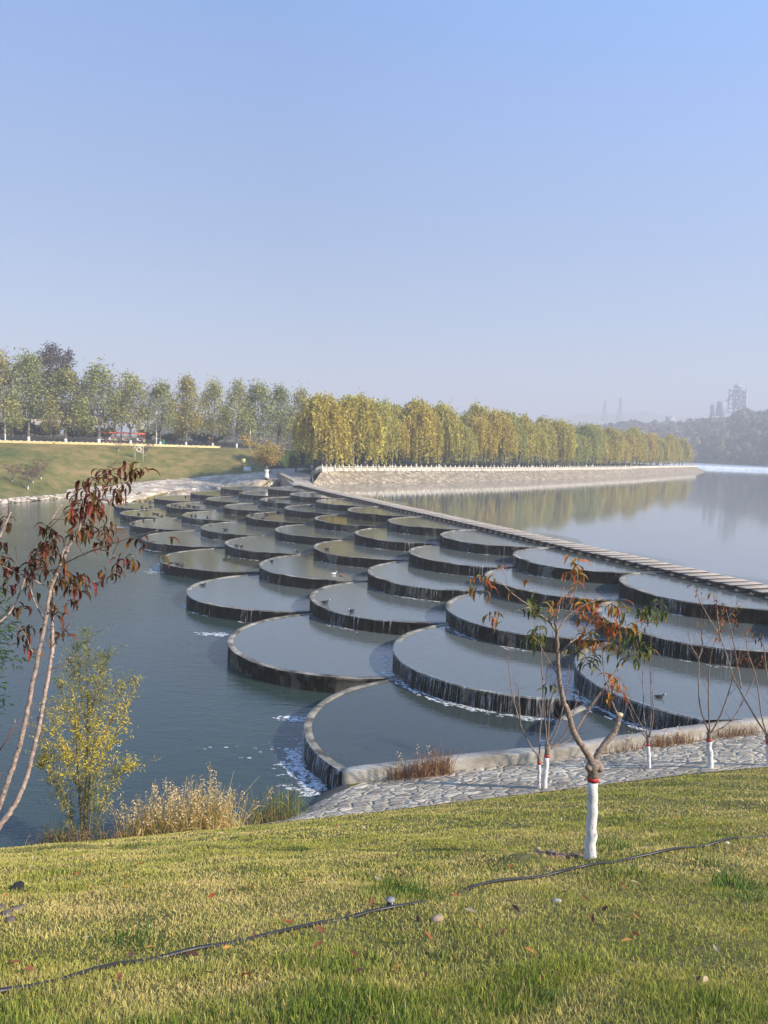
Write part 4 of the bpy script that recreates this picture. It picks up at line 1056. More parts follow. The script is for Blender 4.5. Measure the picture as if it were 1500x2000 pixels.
def painted_trunk(t, base, top, band, r0, r1, bark=M['bark']):
    b = MB(); n = 11; P = []; rr = []
    bp, tp = np.array(tuple(base)), np.array(tuple(top))
    for i in range(n):
        f = i / (n - 1); P.append(bp + (tp - bp) * f + rng.normal(0, r0 * .10, 3) * (0 < i < n - 1)); rr.append((r0 * 1.25 if i == 0 else r0) * (1 - f) + r1 * f + rng.normal(0, r0 * .05))
    P[0] = P[0] - np.array([0, 0, .12]); b.tube(P, rr, 12); o = b.build('whitewash', M['whitewash'], t, smooth=True, loc=t.location); o.location = (0, 0, 0)
    b = MB(); e = (tp - bp) / np.linalg.norm(tp - bp); b.tube([tp - e * band * .1, tp + e * band], [r1 * 1.12, r1 * 1.10], 12); o = b.build('red_band', M['red'], t, smooth=True, loc=t.location); o.location = (0, 0, 0)
def fin(b, name, m, t, smooth=True):
    o = b.build(name, m, t, smooth=smooth, loc=t.location); o.location = (0, 0, 0); return o

# --- the whitewashed forked tree on the slope
g0 = hit(1152, 1676); Yt = g0.y; TREE_HIT = (g0.x, g0.y)
t = empty('peach_tree', tuple(g0), 'forked young peach tree with whitewashed trunk, red band and orange leaves on the near grass', 'tree')
painted_trunk(t, at(1152, 1676, Yt), at(1158, 1524, Yt), .045, .075, .066)
b = MB(); K = Yt
b.tube([tuple(p) for p in px_line([(1158, 1526), (1159, 1510), (1160, 1496), (1160, 1484)], K)], [.070, .072, .098, .07], 12)
b.ball(tuple(at(1150, 1500, K - .05)), (.05, .05, .04), n=10, m=6, jit=.08); b.ball(tuple(at(1172, 1501, K - .05)), (.05, .045, .05), n=10, m=6, jit=.08); b.ball(tuple(at(1163, 1494, K)), (.095, .08, .07), n=10, m=6, jit=.08)
tips = []
lim = [([(1160, 1492), (1148, 1474), (1138, 1458), (1122, 1432), (1108, 1388), (1100, 1366), (1092, 1320), (1089, 1272), (1086, 1208)], .062, .026, 3, -.1),
       ([(1160, 1492), (1168, 1472), (1182, 1452), (1200, 1430), (1206, 1412), (1211, 1394)], .055, .042, 0, .15),
       ([(1087, 1236), (1074, 1216), (1060, 1204), (1032, 1182), (1004, 1162), (980, 1140), (958, 1130)], .017, .006, 3, -.4),
       ([(1034, 1186), (1018, 1190), (1000, 1196), (975, 1199)], .009, .004, 1, -.3),
       ([(1088, 1210), (1093, 1180), (1100, 1150), (1106, 1120)], .012, .005, 2, .2),
       ([(1112, 1196), (1120, 1170), (1127, 1140), (1130, 1112)], .009, .004, 2, .1),
       ([(1088, 1240), (1100, 1214), (1116, 1198), (1140, 1182), (1172, 1170)], .017, .006, 4, .3),
       ([(1092, 1284), (1108, 1262), (1124, 1248), (1156, 1232), (1200, 1210)], .018, .006, 4, .5),
       ([(1124, 1430), (1140, 1400), (1156, 1376), (1182, 1340)], .014, .008, 1, .3),
       ([(1208, 1400), (1200, 1382), (1194, 1366), (1188, 1340), (1180, 1318), (1176, 1258)], .018, .007, 4, .2),
       ([(1188, 1332), (1204, 1308), (1222, 1286), (1244, 1240), (1262, 1206)], .013, .005, 4, .4),
       ([(1182, 1320), (1160, 1296), (1150, 1270), (1155, 1235)], .010, .004, 3, -.2),
       ([(1096, 1330), (1078, 1300), (1060, 1270), (1048, 1240), (1040, 1190)], .010, .004, 3, -.3),
       ([(1244, 1242), (1262, 1225), (1285, 1206)], .008, .003, 1, .3)]
lb = MB()
for P, r0, r1, tw, dy in lim:
    tips += branch(b, px_line(P, K, dy=dy), r0 * .78, r1 * .75, 10 if r0 > .03 else 6, twigs=tw, tl=.28)
fin(b, 'branches', [M['bark'], M['bark_red']], t)
b = MB(); e_ = at(1211, 1393, K + .15); b.tube([tuple(at(1210, 1398, K + .15)), tuple(e_)], [.043, .040], 12); fin(b, 'sawn_end', flat('cut_wood', (.55, .45, .3), .8), t)
CL = [(940, 1130, 9, OCHRE), (958, 1136, 4, OCHRE), (968, 1202, 8, OCHRE), (1120, 1102, 12, OCHRE), (1128, 1126, 6, OCHRE), (1072, 1186, 8, OCHRE), (1140, 1178, 10, OCHRE), (1165, 1180, 12, OCHRE), (1200, 1182, 14, OCHRE), (1215, 1196, 8, GREEN), (1172, 1215, 14, OCHRE), (1195, 1225, 10, OCHRE), (1150, 1246, 12, OCHRE), (1182, 1262, 10, OCHRE), (1205, 1334, 12, OCHRE), (1200, 1358, 10, OCHRE), (1192, 1320, 6, OCHRE), (1042, 1176, 11, GREEN), (1050, 1196, 5, GREEN), (1045, 1246, 12, GREEN), (1060, 1230, 5, GREEN), (1150, 1288, 14, GREEN), (1130, 1270, 8, GREEN), (1240, 1236, 14, GREEN), (1262, 1262, 14, GREEN), (1268, 1190, 14, GREEN), (1292, 1196, 9, GREEN), (1232, 1290, 8, GREEN), (1215, 1262, 10, GREEN), (1106, 1170, 4, OCHRE), (1070, 1340, 5, GREEN), (1140, 1205, 8, OCHRE), (1230, 1215, 8, OCHRE)]
for x, y, n, pal in CL: cluster(lb, at(x, y, K + rnd.uniform(-.4, .5)), int(n * 1.35), .19, pal, .055)
for tp in tips:
    if rnd.random() < .35 and tp[2] > at(1100, 1330, K).z: cluster(lb, tp, rnd.randint(2, 4), .15, GREEN if tp[0] > at(1180, 1200, K).x else OCHRE, .02)
fin(lb, 'foliage', M['leaf'], t, False)

# --- the big red peach tree at the left edge
Yl = 4.6; base = Vector((at(-70, 1700, Yl).x, Yl, float(hz(at(-70, 1700, Yl).x, Yl))))
t = empty('peach_tree', tuple(base), 'tall peach tree with drooping maroon leaves and two pale pink stems', 'tree')
b = MB(); tips = []
F0 = at(-62, 1672, Yl)
b.tube([tuple(base - Vector((0, 0, .1))), tuple(base.lerp(F0, .5)), tuple(F0)], [.07, .055, .05], 10)
LL = [([(-62, 1672), (-20, 1625), (0, 1570), (24, 1500), (44, 1432), (60, 1352), (74, 1284), (88, 1216), (99, 1150), (119, 1104), (135, 1066), (152, 1040), (164, 1000)], .030, .010, 5, -.1),
      ([(-62, 1672), (-25, 1645), (0, 1612), (24, 1580), (44, 1540), (64, 1472), (80, 1400), (94, 1320), (103, 1262), (102, 1200), (105, 1150), (120, 1085), (146, 1050)], .032, .010, 5, .3),
      ([(104, 1120), (118, 1105), (151, 1088), (189, 1072), (230, 1058), (270, 1046), (308, 1036)], .011, .004, 3, -.4),
      ([(189, 1072), (212, 1078), (232, 1090), (260, 1086)], .006, .003, 1, -.2),
      ([(-10, 1222), (20, 1195), (42, 1150), (60, 1100), (82, 1055), (104, 1010), (121, 986)], .010, .005, 2, .3),
      ([(88, 1212), (70, 1180), (60, 1140), (82, 1110), (90, 1090)], .007, .004, 2, -.2),
      ([(164, 1000), (168, 970), (176, 944), (190, 930), (205, 925), (225, 905), (242, 904)], .008, .003, 2, -.1),
      ([(190, 960), (215, 950), (240, 945), (262, 925), (272, 905)], .006, .003, 1, .2),
      ([(211, 1034), (214, 1010), (217, 985), (222, 960)], .005, .003, 1, 0),
      ([(74, 1284), (60, 1268), (52, 1245), (40, 1225)], .006, .003, 1, -.2),
      ([(103, 1262), (115, 1245), (130, 1228), (136, 1215)], .006, .003, 1, -.2),
      ([(-62, 1672), (-90, 1500), (-60, 1300), (-30, 1150), (0, 1050), (22, 1000)], .022, .006, 3, .2),
      ([(99, 1150), (60, 1130), (30, 1118), (5, 1105)], .007, .003, 1, -.2)]
for P, r0, r1, tw, dy in LL: tips += branch(b, px_line(P, Yl, dy=dy), r0 * .62, r1 * .6, 9 if r0 > .02 else 6, twigs=tw, tl=.16)
for P, r0, r1, tw, dy in LL[:2]:
    for q in smooth_line(px_line(P, Yl, dy=dy), 3)[4:30]:
        if rnd.random() < .5: b.ball(q + rng.normal(0, .004, 3), (.014, .014, .010), n=6, m=4)
M['pinkbark'] = flat('pink_bark', (.36, .27, .23), .75, 0, .6, 45)
fin(b, 'branches', [M['pinkbark'], M['bark_red']], t)
lb = MB()
CC = [(205, 918, 7), (238, 912, 6), (266, 912, 9), (275, 918, 5), (232, 934, 8), (186, 942, 9), (205, 932, 8), (162, 961, 10), (173, 983, 12), (195, 980, 9), (146, 993, 12), (168, 1015, 12), (151, 1031, 10), (180, 1000, 10), (235, 966, 8), (222, 950, 7), (211, 1031, 9), (222, 1042, 6), (86, 1028, 8), (97, 1058, 12), (104, 1040, 8), (70, 1083, 10), (43, 1108, 10), (11, 1110, 9), (16, 1015, 8), (5, 1056, 8), (-5, 1085, 8), (267, 1055, 6), (321, 1053, 3), (297, 1078, 3), (195, 1055, 7), (243, 1090, 9), (258, 1094, 6), (205, 1120, 8), (222, 1110, 7), (151, 1128, 9), (132, 1135, 10), (113, 1135, 9), (162, 1137, 9), (135, 1172, 6), (122, 1195, 6), (46, 1226, 7), (43, 1250, 6), (59, 1270, 4), (108, 1235, 6), (124, 1236, 6), (35, 1182, 7), (54, 1123, 9), (19, 1142, 7), (70, 1100, 8), (90, 1110, 8), (140, 1010, 7), (158, 985, 8), (180, 965, 8), (152, 1150, 6), (60, 1150, 5), (118, 1080, 5), (130, 1110, 6), (84, 1070, 8), (176, 1030, 6), (-5, 1020, 8), (100, 1180, 4)]
for x, y, n in CC:
    dk = rnd.random(); pal = MAROON if dk < .8 else MAROON[3:]
    cluster(lb, at(x, y, Yl + rnd.uniform(-.35, .45)), int(n * 1.3), .100, pal, .024, 1.25)
fin(lb, 'foliage', M['leaf'], t, False)

# --- glossy green tree at the left frame edge
Yg = 6.0; gx = at(-12, 1300, Yg).x
t = empty('evergreen_sapling', (gx, Yg, float(hz(gx, Yg))), 'glossy dark green leafy sapling at the left edge behind the peach stems', 'tree')
b = MB(); P = [t.location, at(-14, 1600, Yg), at(-10, 1450, Yg), at(-6, 1300, Yg), at(-4, 1150, Yg)]; tips = branch(b, P, .03, .008, 8, twigs=8, tl=.3); fin(b, 'trunk', [M['bark'], M['bark_red']], t)
lb = MB()
for i in range(70):
    y = rnd.uniform(1130, 1390); x = rnd.gauss(-14, 18 if y < 1330 else 10)
    cluster(lb, at(x, y, Yg + rnd.gauss(0, .2)), 7, .075, [((.02, .06, .015), (.03, .07, .02)), ((.04, .09, .02), (.05, .1, .02)), ((.06, .11, .03), (.08, .12, .03))], .05, .4)
fin(lb, 'foliage', M['leaf'], t, False)

# --- small bare peach trees by the path
def bare_tree(base_px, trunks, whips, leaves, lab, tw=7, leafL=.2):
    g0 = hit(*base_px); Y = g0.y
    t = empty('peach_tree', tuple(g0), lab, 'tree', 'whitewashed young peach trees beside the flagstone path')
    b = MB()
    for (bx, by), (wx, wy), (fx, fy), r in trunks:
        painted_trunk(t, at(bx, by, Y), at(wx, wy, Y), .07, r, r * .85)
        b.tube([tuple(at(wx, wy, Y)), tuple(at((wx + fx) / 2, (wy + fy) / 2, Y)), tuple(at(fx, fy, Y))], [r * .85, r * .85, r * 1.1], 9)
    for k, P in enumerate(whips):
        r_ = trunks[0][3] * .30
        branch(b, px_line(P, Y, dy=rnd.uniform(-.7, .7)), r_, .008, 6, twigs=tw, tl=.95)
    fin(b, 'branches', [M['bark'], M['bark_red']], t)
    if leaves:
        lb = MB()
        for x, y, n, pal in leaves: cluster(lb, at(x, y, Y + rnd.uniform(-.5, .5)), n, leafL, pal, .10)
        fin(lb, 'foliage', M['leaf'], t, False)
    return t
bare_tree((1062, 1541), [((1062, 1541), (1068, 1478), (1070, 1458), .085), ((1053, 1532), (1053, 1492), (1053, 1476), .06)],
          [[(1053, 1478), (1036, 1456), (1016, 1412), (1000, 1352), (994, 1304), (992, 1280)], [(1054, 1478), (1054, 1440), (1060, 1360), (1058, 1304), (1056, 1212)], [(1070, 1462), (1064, 1400), (1066, 1340), (1072, 1290)],
           [(1070, 1462), (1074, 1384), (1088, 1320), (1093, 1272)], [(1072, 1462), (1100, 1440), (1118, 1400), (1130, 1350)], [(1074, 1462), (1112, 1444), (1148, 1392), (1176, 1352)], [(1016, 1412), (1014, 1370), (1012, 1335)], [(1070, 1460), (1090, 1420), (1104, 1360), (1112, 1300)]],
          [(1048, 1235, 5, GREEN), (1056, 1222, 5, GREEN)], 'twin stemmed bare peach tree with two whitewashed trunks behind the forked tree')
bare_tree((1268, 1502), [((1268, 1502), (1266, 1456), (1266, 1440), .06)],
          [[(1266, 1442), (1244, 1400), (1224, 1360), (1216, 1330)], [(1266, 1442), (1258, 1400), (1256, 1340), (1252, 1288), (1240, 1240)], [(1267, 1442), (1272, 1392), (1270, 1300), (1272, 1232)], [(1268, 1442), (1276, 1400), (1274, 1350)], [(1264, 1444), (1240, 1412), (1228, 1380)]],
          [], 'thin bare peach sapling standing alone at the path edge right of the forked tree', 5)
bare_tree((1388, 1501), [((1388, 1501), (1385, 1447), (1386, 1432), .085)],
          [[(1386, 1434), (1368, 1384), (1364, 1330), (1364, 1288), (1350, 1262), (1344, 1232)], [(1386, 1434), (1384, 1360), (1386, 1300), (1396, 1248)], [(1387, 1434), (1408, 1396), (1428, 1336), (1440, 1300), (1446, 1270)], [(1387, 1434), (1428, 1408), (1456, 1360), (1476, 1320)], [(1364, 1288), (1372, 1262), (1370, 1230)]],
          [(1330, 1288, 2, MAROON)], 'bare white trunked peach tree with upright whips near the right edge', 8)
bare_tree((1503, 1497), [((1503, 1497), (1501, 1452), (1500, 1438), .085)],
          [[(1500, 1440), (1488, 1400), (1476, 1320), (1460, 1272), (1458, 1235)], [(1500, 1440), (1460, 1376), (1432, 1320), (1408, 1248), (1376, 1192), (1356, 1150)], [(1448, 1345), (1440, 1300), (1430, 1240), (1418, 1190)], [(1500, 1440), (1505, 1380), (1496, 1300), (1490, 1240)], [(1408, 1250), (1402, 1210), (1400, 1170)], [(1500, 1440), (1520, 1380), (1530, 1300)]],
          [(x, y, n, OCHRE if k % 3 else MAROON) for k, (x, y, n) in enumerate([(1358, 1152, 6), (1368, 1170, 5), (1385, 1165, 7), (1400, 1185, 10), (1425, 1190, 8), (1445, 1180, 6), (1390, 1210, 8), (1410, 1220, 10), (1375, 1215, 5), (1430, 1232, 8), (1420, 1205, 8), (1470, 1232, 8), (1485, 1250, 6), (1490, 1290, 7), (1465, 1290, 4), (1440, 1215, 8), (1400, 1236, 7)])],
          'leaning peach tree at the right edge carrying rust coloured leaves', 7)

# ================================================================== WILLOW SHRUB AND REEDS ON THE WATERLINE
Yw = 19.4; wb = at(165, 1700, Yw); wb.z = -11.6
t = empty('young_willow', tuple(wb), 'slender young willow with yellow and grey green leaves standing at the waterline', 'tree')
b = MB(); stems = [[(165, 1690), (166, 1600), (170, 1500), (172, 1400), (170, 1300), (166, 1232)], [(163, 1690), (158, 1580), (152, 1480), (146, 1380), (136, 1300)], [(160, 1690), (140, 1600), (110, 1540), (88, 1480), (76, 1500)], [(160, 1690), (135, 1590), (108, 1500), (84, 1430)],
     [(167, 1690), (176, 1600), (186, 1520), (206, 1470), (236, 1420), (262, 1330)], [(166, 1690), (172, 1560), (182, 1460), (196, 1380), (206, 1290)], [(168, 1690), (186, 1620), (206, 1560), (236, 1510), (258, 1500)], [(170, 1520), (192, 1460), (222, 1400), (240, 1340)], [(168, 1480), (150, 1430), (128, 1390), (112, 1330)], [(160, 1560), (136, 1500), (120, 1460), (100, 1400)], [(168, 1420), (184, 1370), (196, 1320), (200, 1280)], [(168, 1420), (158, 1350), (152, 1300), (150, 1262)]]
lb = MB(); LV = []
for i, P in enumerate(stems):
    L = smooth_line(px_line(P, Yw, dy=rnd.uniform(-.9, .9)), 6); m = len(L); r0 = .05 if i < 2 else .022
    b.tube(L, np.linspace(r0, .006, m), 6)
    for k in range(m // 4, m):
        for q in range(3):
            p = L[k] + rng.normal(0, .04, 3); e = np.array([rnd.gauss(0, .45), rnd.gauss(0, .45), rnd.uniform(.2, .7)]); tl = rnd.uniform(.3, .85)
            b.tube([p, p + e * tl * .5, p + e * tl], [.006, .004, .002], 3)
            for z_ in range(16): LV.append(p + e * tl * rnd.random() + rng.normal(0, .05, 3))
LV = np.array(LV); n = len(LV); zt = LV[:, 2]
z1, z2 = at(170, 1560, Yw).z, at(170, 1240, Yw).z; f = (zt - z1) / (z2 - z1)
yel = np.clip(1.15 - np.abs(f - .38) * 2.4 + rng.normal(0, .3, n), 0, 1)[:, None]
col = np.array([.17, .20, .09]) * (1 - yel) + np.array([.68, .54, .05]) * yel; col = col * rng.uniform(.7, 1.3, (n, 1))
a = rng.normal(0, 1, (n, 3)); a[:, 2] -= .3; a /= np.linalg.norm(a, axis=1)[:, None]; e = np.cross(a, rng.normal(0, 1, (n, 3))); e /= np.linalg.norm(e, axis=1)[:, None]
s_ = rng.uniform(.035, .065, (n, 1))
lb.cards(np.stack([LV - a * s_, LV + e * s_ * .2, LV + a * s_, LV - e * s_ * .2], 1), col)
fin(b, 'stems', [flat('willow_bark', (.20, .17, .08), .8, 0, .3, 20)], t); fin(lb, 'foliage', M['reed'], t, False)

def grass_clump(name, lab, cat, px, Y, zb, zt, n, cols, plume=0, spread=.25, wd=.012, group=None, leafy_=0, lean=.25, depth=.5):
    c = at(px[0], px[1], Y); t = empty(name, (c.x, Y, zb), lab, cat, group); b = MB(); pb = MB(); H = zt - zb
    for i in range(n):
        x = rnd.gauss(0, spread); y = rnd.gauss(0, depth * .5); h = H * rnd.uniform(.45, 1.0); az = rnd.random() * 6.28; ln = abs(rnd.gauss(0, lean)) * h
        P = []; m = 6; nod = rnd.random() < .5
        for k in range(m):
            f = k / (m - 1); P.append(np.array([x + math.cos(az) * ln * f * f, y + math.sin(az) * ln * f * f, h * f * (1 - .10 * f * (nod))]))
        cc = np.array(rnd.choice(cols)) * rnd.uniform(.7, 1.25); w_ = wd * rnd.uniform(.6, 1.5); sv = np.array([1, rnd.uniform(-.5, .5), 0]); V = []
        for k, p in enumerate(P): wk = w_ * (1 - .8 * k / (m - 1)); V += [p - sv * wk, p + sv * wk]
        b.add(V, [(2 * k, 2 * k + 1, 2 * k + 3, 2 * k + 2) for k in range(m - 1)], cc)
        if leafy_:
            for q in range(leafy_):
                k = rnd.randint(1, 4); p = P[k]; a2 = rnd.random() * 6.28; L = H * rnd.uniform(.12, .28); dd = np.array([math.cos(a2), math.sin(a2), 0])
                V = []
                for f in (0, .35, .7, 1): pp = p + dd * L * f + np.array([0, 0, L * (.7 * f - 1.1 * f * f)]); wk = wd * 1.3 * (1 - f * .9); sq = np.array([-dd[1], dd[0], .2]); V += [pp - sq * wk, pp + sq * wk]
                b.add(V, [(0, 1, 3, 2), (2, 3, 5, 4), (4, 5, 7, 6)], cc * rnd.uniform(.8, 1.2))
        if plume and h > H * .72 and rnd.random() < plume * .4:
            tp = P[-1]; L = .30; npl = 20
            o = tp + np.stack([rng.normal(0, .045, npl) + math.cos(az) * .10 * np.linspace(0, 1, npl), rng.normal(0, .045, npl), np.linspace(-.14, .2, npl)], 1)
            pb.cards(rand_quads(o, rng.uniform(.018, .04, npl), .5, down=.2), np.tile(np.array([.66, .50, .27]), (npl, 1)) * rng.uniform(.6, 1.3, (npl, 1)))
    b.build('stalks', M['reed'], t)
    if pb.n: pb.build('plumes', M['reed'], t)
    return t
GOLD = [(.70, .50, .18), (.60, .42, .14), (.75, .56, .26), (.48, .36, .10), (.50, .44, .12)]
RUST = [(.26, .13, .07), (.32, .18, .09), (.20, .09, .05), (.36, .24, .12)]
GRN = [(.12, .17, .04), (.20, .20, .05), (.08, .12, .03), (.3, .27, .1)]
for i, (x, top, n, pl) in enumerate([(262, 1562, 80, .5), (292, 1560, 120, .7), (328, 1556, 80, .6), (352, 1538, 140, .75), (382, 1536, 120, .6), (404, 1524, 70, .5), (428, 1540, 150, .6), (455, 1580, 80, .1)]):
    Y = 19.2 + .3 * (i % 2); zt = at(x, top, Y).z
    grass_clump('reed_clump', 'golden dry reed clump with feathery plumes at the waterline, %s from the left' % ORD(i + 1), 'reeds', (x, 1640), Y, -11.5, zt, int(n * 1.8), GOLD, pl, .22, .012, 'golden reeds along the near waterline', 2)
for i, (x, top, n) in enumerate([(498, 1560, 60), (525, 1530, 90), (552, 1520, 90), (572, 1535, 60)]):
    Y = 20.4 + i * .25; zt = at(x, top, Y).z
    grass_clump('reed_clump', 'green reed clump by the concrete toe, %s from the left' % ORD(i + 1), 'reeds', (x, 1620), Y, -11.6, zt, n, GRN, 0, .18, .012, 'green reeds beside the path corner', 3)
for i, (x, top) in enumerate([(130, 1600), (200, 1606), (235, 1614), (480, 1595), (520, 1590), (548, 1572), (100, 1610)]):
    Y = 18.9 if x < 400 else 20.2; zt = at(x, top, Y).z
    grass_clump('scrub_clump', 'low tangle of brown and green scrub behind the grass crest, %s from the left' % ORD(i + 1), 'scrub', (x, 1640), Y, -10.6, zt, 70, GRN + RUST, 0, .28, .010, 'low scrub along the crest', 2, .6)
for i, (x, yb, top, n, sp) in enumerate([(800, 1515, 1476, 90, .25), (830, 1512, 1462, 130, .22), (862, 1508, 1455, 130, .18), (1230, 1462, 1436, 60, .3), (1290, 1458, 1430, 110, .3), (1330, 1452, 1424, 120, .3), (1420, 1440, 1416, 70, .3), (1455, 1436, 1410, 70, .3), (1180, 1468, 1450, 40, .3), (782, 1518, 1492, 40, .2)]):
    z0 = float(np.interp(x, [668, 1490], [-10.72, -9.2])); X_ = back(x, yb, z0).x; Y_ = BANK_A.y + (X_ - BANK_A.x) * bdir.y / bdir.x - .55; p = Vector((X_, Y_, 0)); z0 = float(hz(X_, Y_)); zt = z0 + (yb - top) / 1500 * Y_ * 1.15
    grass_clump('dry_grass_clump', 'rust brown dry grass clump against the low bank wall, %s from the left' % ORD(1 + [782, 800, 830, 862, 1180, 1230, 1290, 1330, 1420, 1455].index(x)), 'dry grass', (x, yb), p.y, z0 - .05, zt, n, RUST, .05, sp, .009, 'dry grass clumps along the bank wall', 1, .35, .25)
# tufts of longer green grass on the slope
for i, (x, y, n, h) in enumerate([(780, 1745, 90, .16), (830, 1760, 60, .13), (1240, 1712, 60, .13), (1440, 1735, 90, .18), (1470, 1760, 60, .15), (1390, 1690, 50, .12), (250, 1850, 60, .13), (1180, 1652, 60, .14), (1215, 1660, 60, .12)]):
    p = hit(x, y); grass_clump('grass_tuft', 'longer fresh green grass tuft in the mown slope, %s of nine by place' % ORD(i + 1), 'grass tuft', (x, y), p.y, float(hz(p.x, p.y)) - .02, float(hz(p.x, p.y)) + h, n * 2, [(.08, .17, .03), (.13, .22, .04), (.05, .11, .02)], 0, .16, .004, 'green tufts in the slope', 0, .6, .2)

# hose, stones, leaves
HP = [(-40, 1952), (30, 1938), (130, 1913), (230, 1890), (300, 1875), (380, 1860), (450, 1843), (560, 1822), (640, 1803), (700, 1790), (800, 1770), (900, 1745), (1000, 1725), (1080, 1710), (1150, 1697), (1220, 1683), (1300, 1667), (1360, 1658), (1400, 1650), (1450, 1641), (1520, 1630)]
P = [hit(x, y) for x, y in HP]; P = smooth_line(P, 8)
P = [np.array([q[0], q[1], float(hz(q[0], q[1])) + .012 + .012 * math.sin(i * .35) + (.02 if q[0] > 1.0 else 0)]) for i, q in enumerate(P)]
b = MB(); b.tube(P, .016, 10); tag(b.build('water_hose', M['hose'], smooth=True), 'long black irrigation hose lying across the near grass', 'hose')
def rock(x, y, sz, col, lab, nm='rock', cat='rock', fl=.6):
    p = hit(x, y); b = MB(); b.ball((0, 0, sz * .15), (sz, sz * .8, sz * fl), col, 10, 7, jit=.12)
    o = b.build(nm, M['rock']); o.location = (p.x, p.y, float(hz(p.x, p.y))); o.rotation_euler.z = rnd.random() * 6; return tag(o, lab, cat)
rock(34, 1738, .10, (.02, .02, .02), 'black clod lying on the grass near the left edge', 'clod', 'clod', .35)
for i, (x, y, s_) in enumerate([(12, 1790, .055), (28, 1780, .05), (40, 1774, .04), (20, 1800, .045), (2, 1776, .05)]):
    tag(rock(x, y, s_, (.13, .105, .09), 'grey lump in the crumbly soil heap at the left edge, %s of five' % ORD(i + 1), 'soil_lump', 'soil lump'), group='lumps of the soil heap')
rock(854, 1800, .06, (.34, .24, .17), 'brown stone in the grass below the hose')
rock(1088, 1762, .045, (.4, .38, .36), 'small grey stone in the middle of the grass', fl=.35)
rock(1052, 1660, .05, (.42, .32, .22), 'small tan stone beside the planting pit')
rock(1421, 1648, .035, (.7, .66, .6), 'pale pebble lying against the hose')
p = hit(762, 1771); t = empty('sprinkler', (p.x, p.y, p.z), 'short round grey sprinkler head beside the hose', 'sprinkler')
b = MB(); b.tube([(0, 0, -.05), (0, 0, .06)], .035, 14); b.build('riser', M['dark'], t); b = MB(); b.tube([(0, 0, .06), (0, 0, .072)], [.043, .040], 14); b.build('cap', flat('grey_cap', (.25, .25, .24), .6), t)
b = MB()
for i in range(210):
    Y = 4.2 + 16 * rnd.random() ** 1.3; X = rnd.uniform(-.5, .52) * Y
    col = rnd.choice([(.42, .12, .04), (.5, .27, .06), (.25, .09, .05), (.14, .07, .05), (.5, .4, .25), (.1, .05, .04)]); L = rnd.uniform(.05, .11)
    z = float(hz(X, Y)) + rnd.uniform(.035, .06)
    if Y < crestY(X): peach_leaf(b, (X, Y, z), rnd.random() * 6.28, L, col, rnd.uniform(-.4, .5), rnd.uniform(.25, .45), rnd.uniform(-.2, .2))
tag(b.build('fallen_leaves', M['leaf']), 'fallen red and orange leaves scattered over the near grass', 'leaves', kind='stuff')
b = MB(); 
for i in range(60):
    a = rnd.random() * 6.28; r_ = rnd.random() ** .5 * .3; x, y = TREE_HIT[0] - .42 + r_ * math.cos(a) * 1.2, TREE_HIT[1] + .22 + r_ * math.sin(a) * .7; s_ = rnd.uniform(.015, .05)
    b.ball((x, y, float(hz(x, y)) + s_ * .3), (s_, s_, s_ * .7), np.array((.20, .13, .085)) * rnd.uniform(.6, 1.4), 6, 4, jit=.2)
tag(b.build('loose_soil', M['rock']), 'crumbly brown soil dug out beside the whitewashed tree', 'soil', kind='stuff')
# ================================================================== BALUSTRADE, RAILINGS
bal = empty('balustrade', tuple(te[0]), 'long white stone balustrade along the top of the pitched embankment', 'balustrade')
rp = resample([p + n_ * .25 for p, n_ in zip(te, sm_)], 1.75)
def post_mb():
    b = MB(); b.box((0, 0, .55), (.24, .24, 1.1)); b.box((0, 0, 1.13), (.30, .30, .07)); b.ball((0, 0, 1.25), (.11, .11, .12), n=8, m=5); return b
def panel_mb(L):
    b = MB(); b.box((0, 0, .12), (L, .14, .24)); b.box((0, 0, .84), (L, .16, .13))
    for k in range(3): b.box(((k - 1) * L * .3, 0, .68), (.10, .10, .20))
    b.box((0, 0, .42), (L, .09, .36)); return b
bpost = None
rest = MB()
for i, p in enumerate(rp):
    a = rp[min(i + 1, len(rp) - 1)] - rp[max(i - 1, 0)]; rz = math.atan2(a.y, a.x); q = p - te[0]
    if i < 100:
        if bpost is None: bpost = post_mb().build('post', M['balustrade'], bal); bpan = panel_mb(1.51).build('panel', M['balustrade'], bal); o, o2 = bpost, bpan
        else: o, o2 = bpost.copy(), bpan.copy(); COL.objects.link(o); COL.objects.link(o2)
        o.location = q; o.rotation_euler.z = rz
        m_ = (p + rp[min(i + 1, len(rp) - 1)]) / 2 - te[0]; o2.location = m_; a2 = rp[min(i + 1, len(rp) - 1)] - p; o2.rotation_euler.z = math.atan2(a2.y, a2.x)
    else:
        rest.box((q.x, q.y, q.z + .6), (.26, .26, 1.3), rz); rest.box((q.x + math.cos(rz) * .87, q.y + math.sin(rz) * .87, q.z + .5), (1.5, .12, .85), rz)
if rest.n: o = rest.build('far_posts', M['balustrade'], bal); o['kind'] = 'stuff'
def metal_fence(P, lab, h=1.1, step=2.0, name='metal_fence', m=None, bars=.14, r=.025):
    m = m or M['metal']; P = resample(P, step); t = empty(name, tuple(P[0]), lab, 'fence')
    b = MB(); [b.tube([tuple(p), tuple(p + Vector((0, 0, h)))], r * 1.6, 5) for p in P]; o = b.build('posts', m, t, loc=P[0]); o.location = (0, 0, 0)
    b = MB()
    for z in (h, h * .15): b.tube([tuple(p + Vector((0, 0, z))) for p in P], r, 4)
    if bars:
        for q in resample(P, bars): b.tube([tuple(q + Vector((0, 0, h * .15))), tuple(q + Vector((0, 0, h)))], r * .45, 3)
    o = b.build('rails', m, t, loc=P[0]); o.location = (0, 0, 0); return t
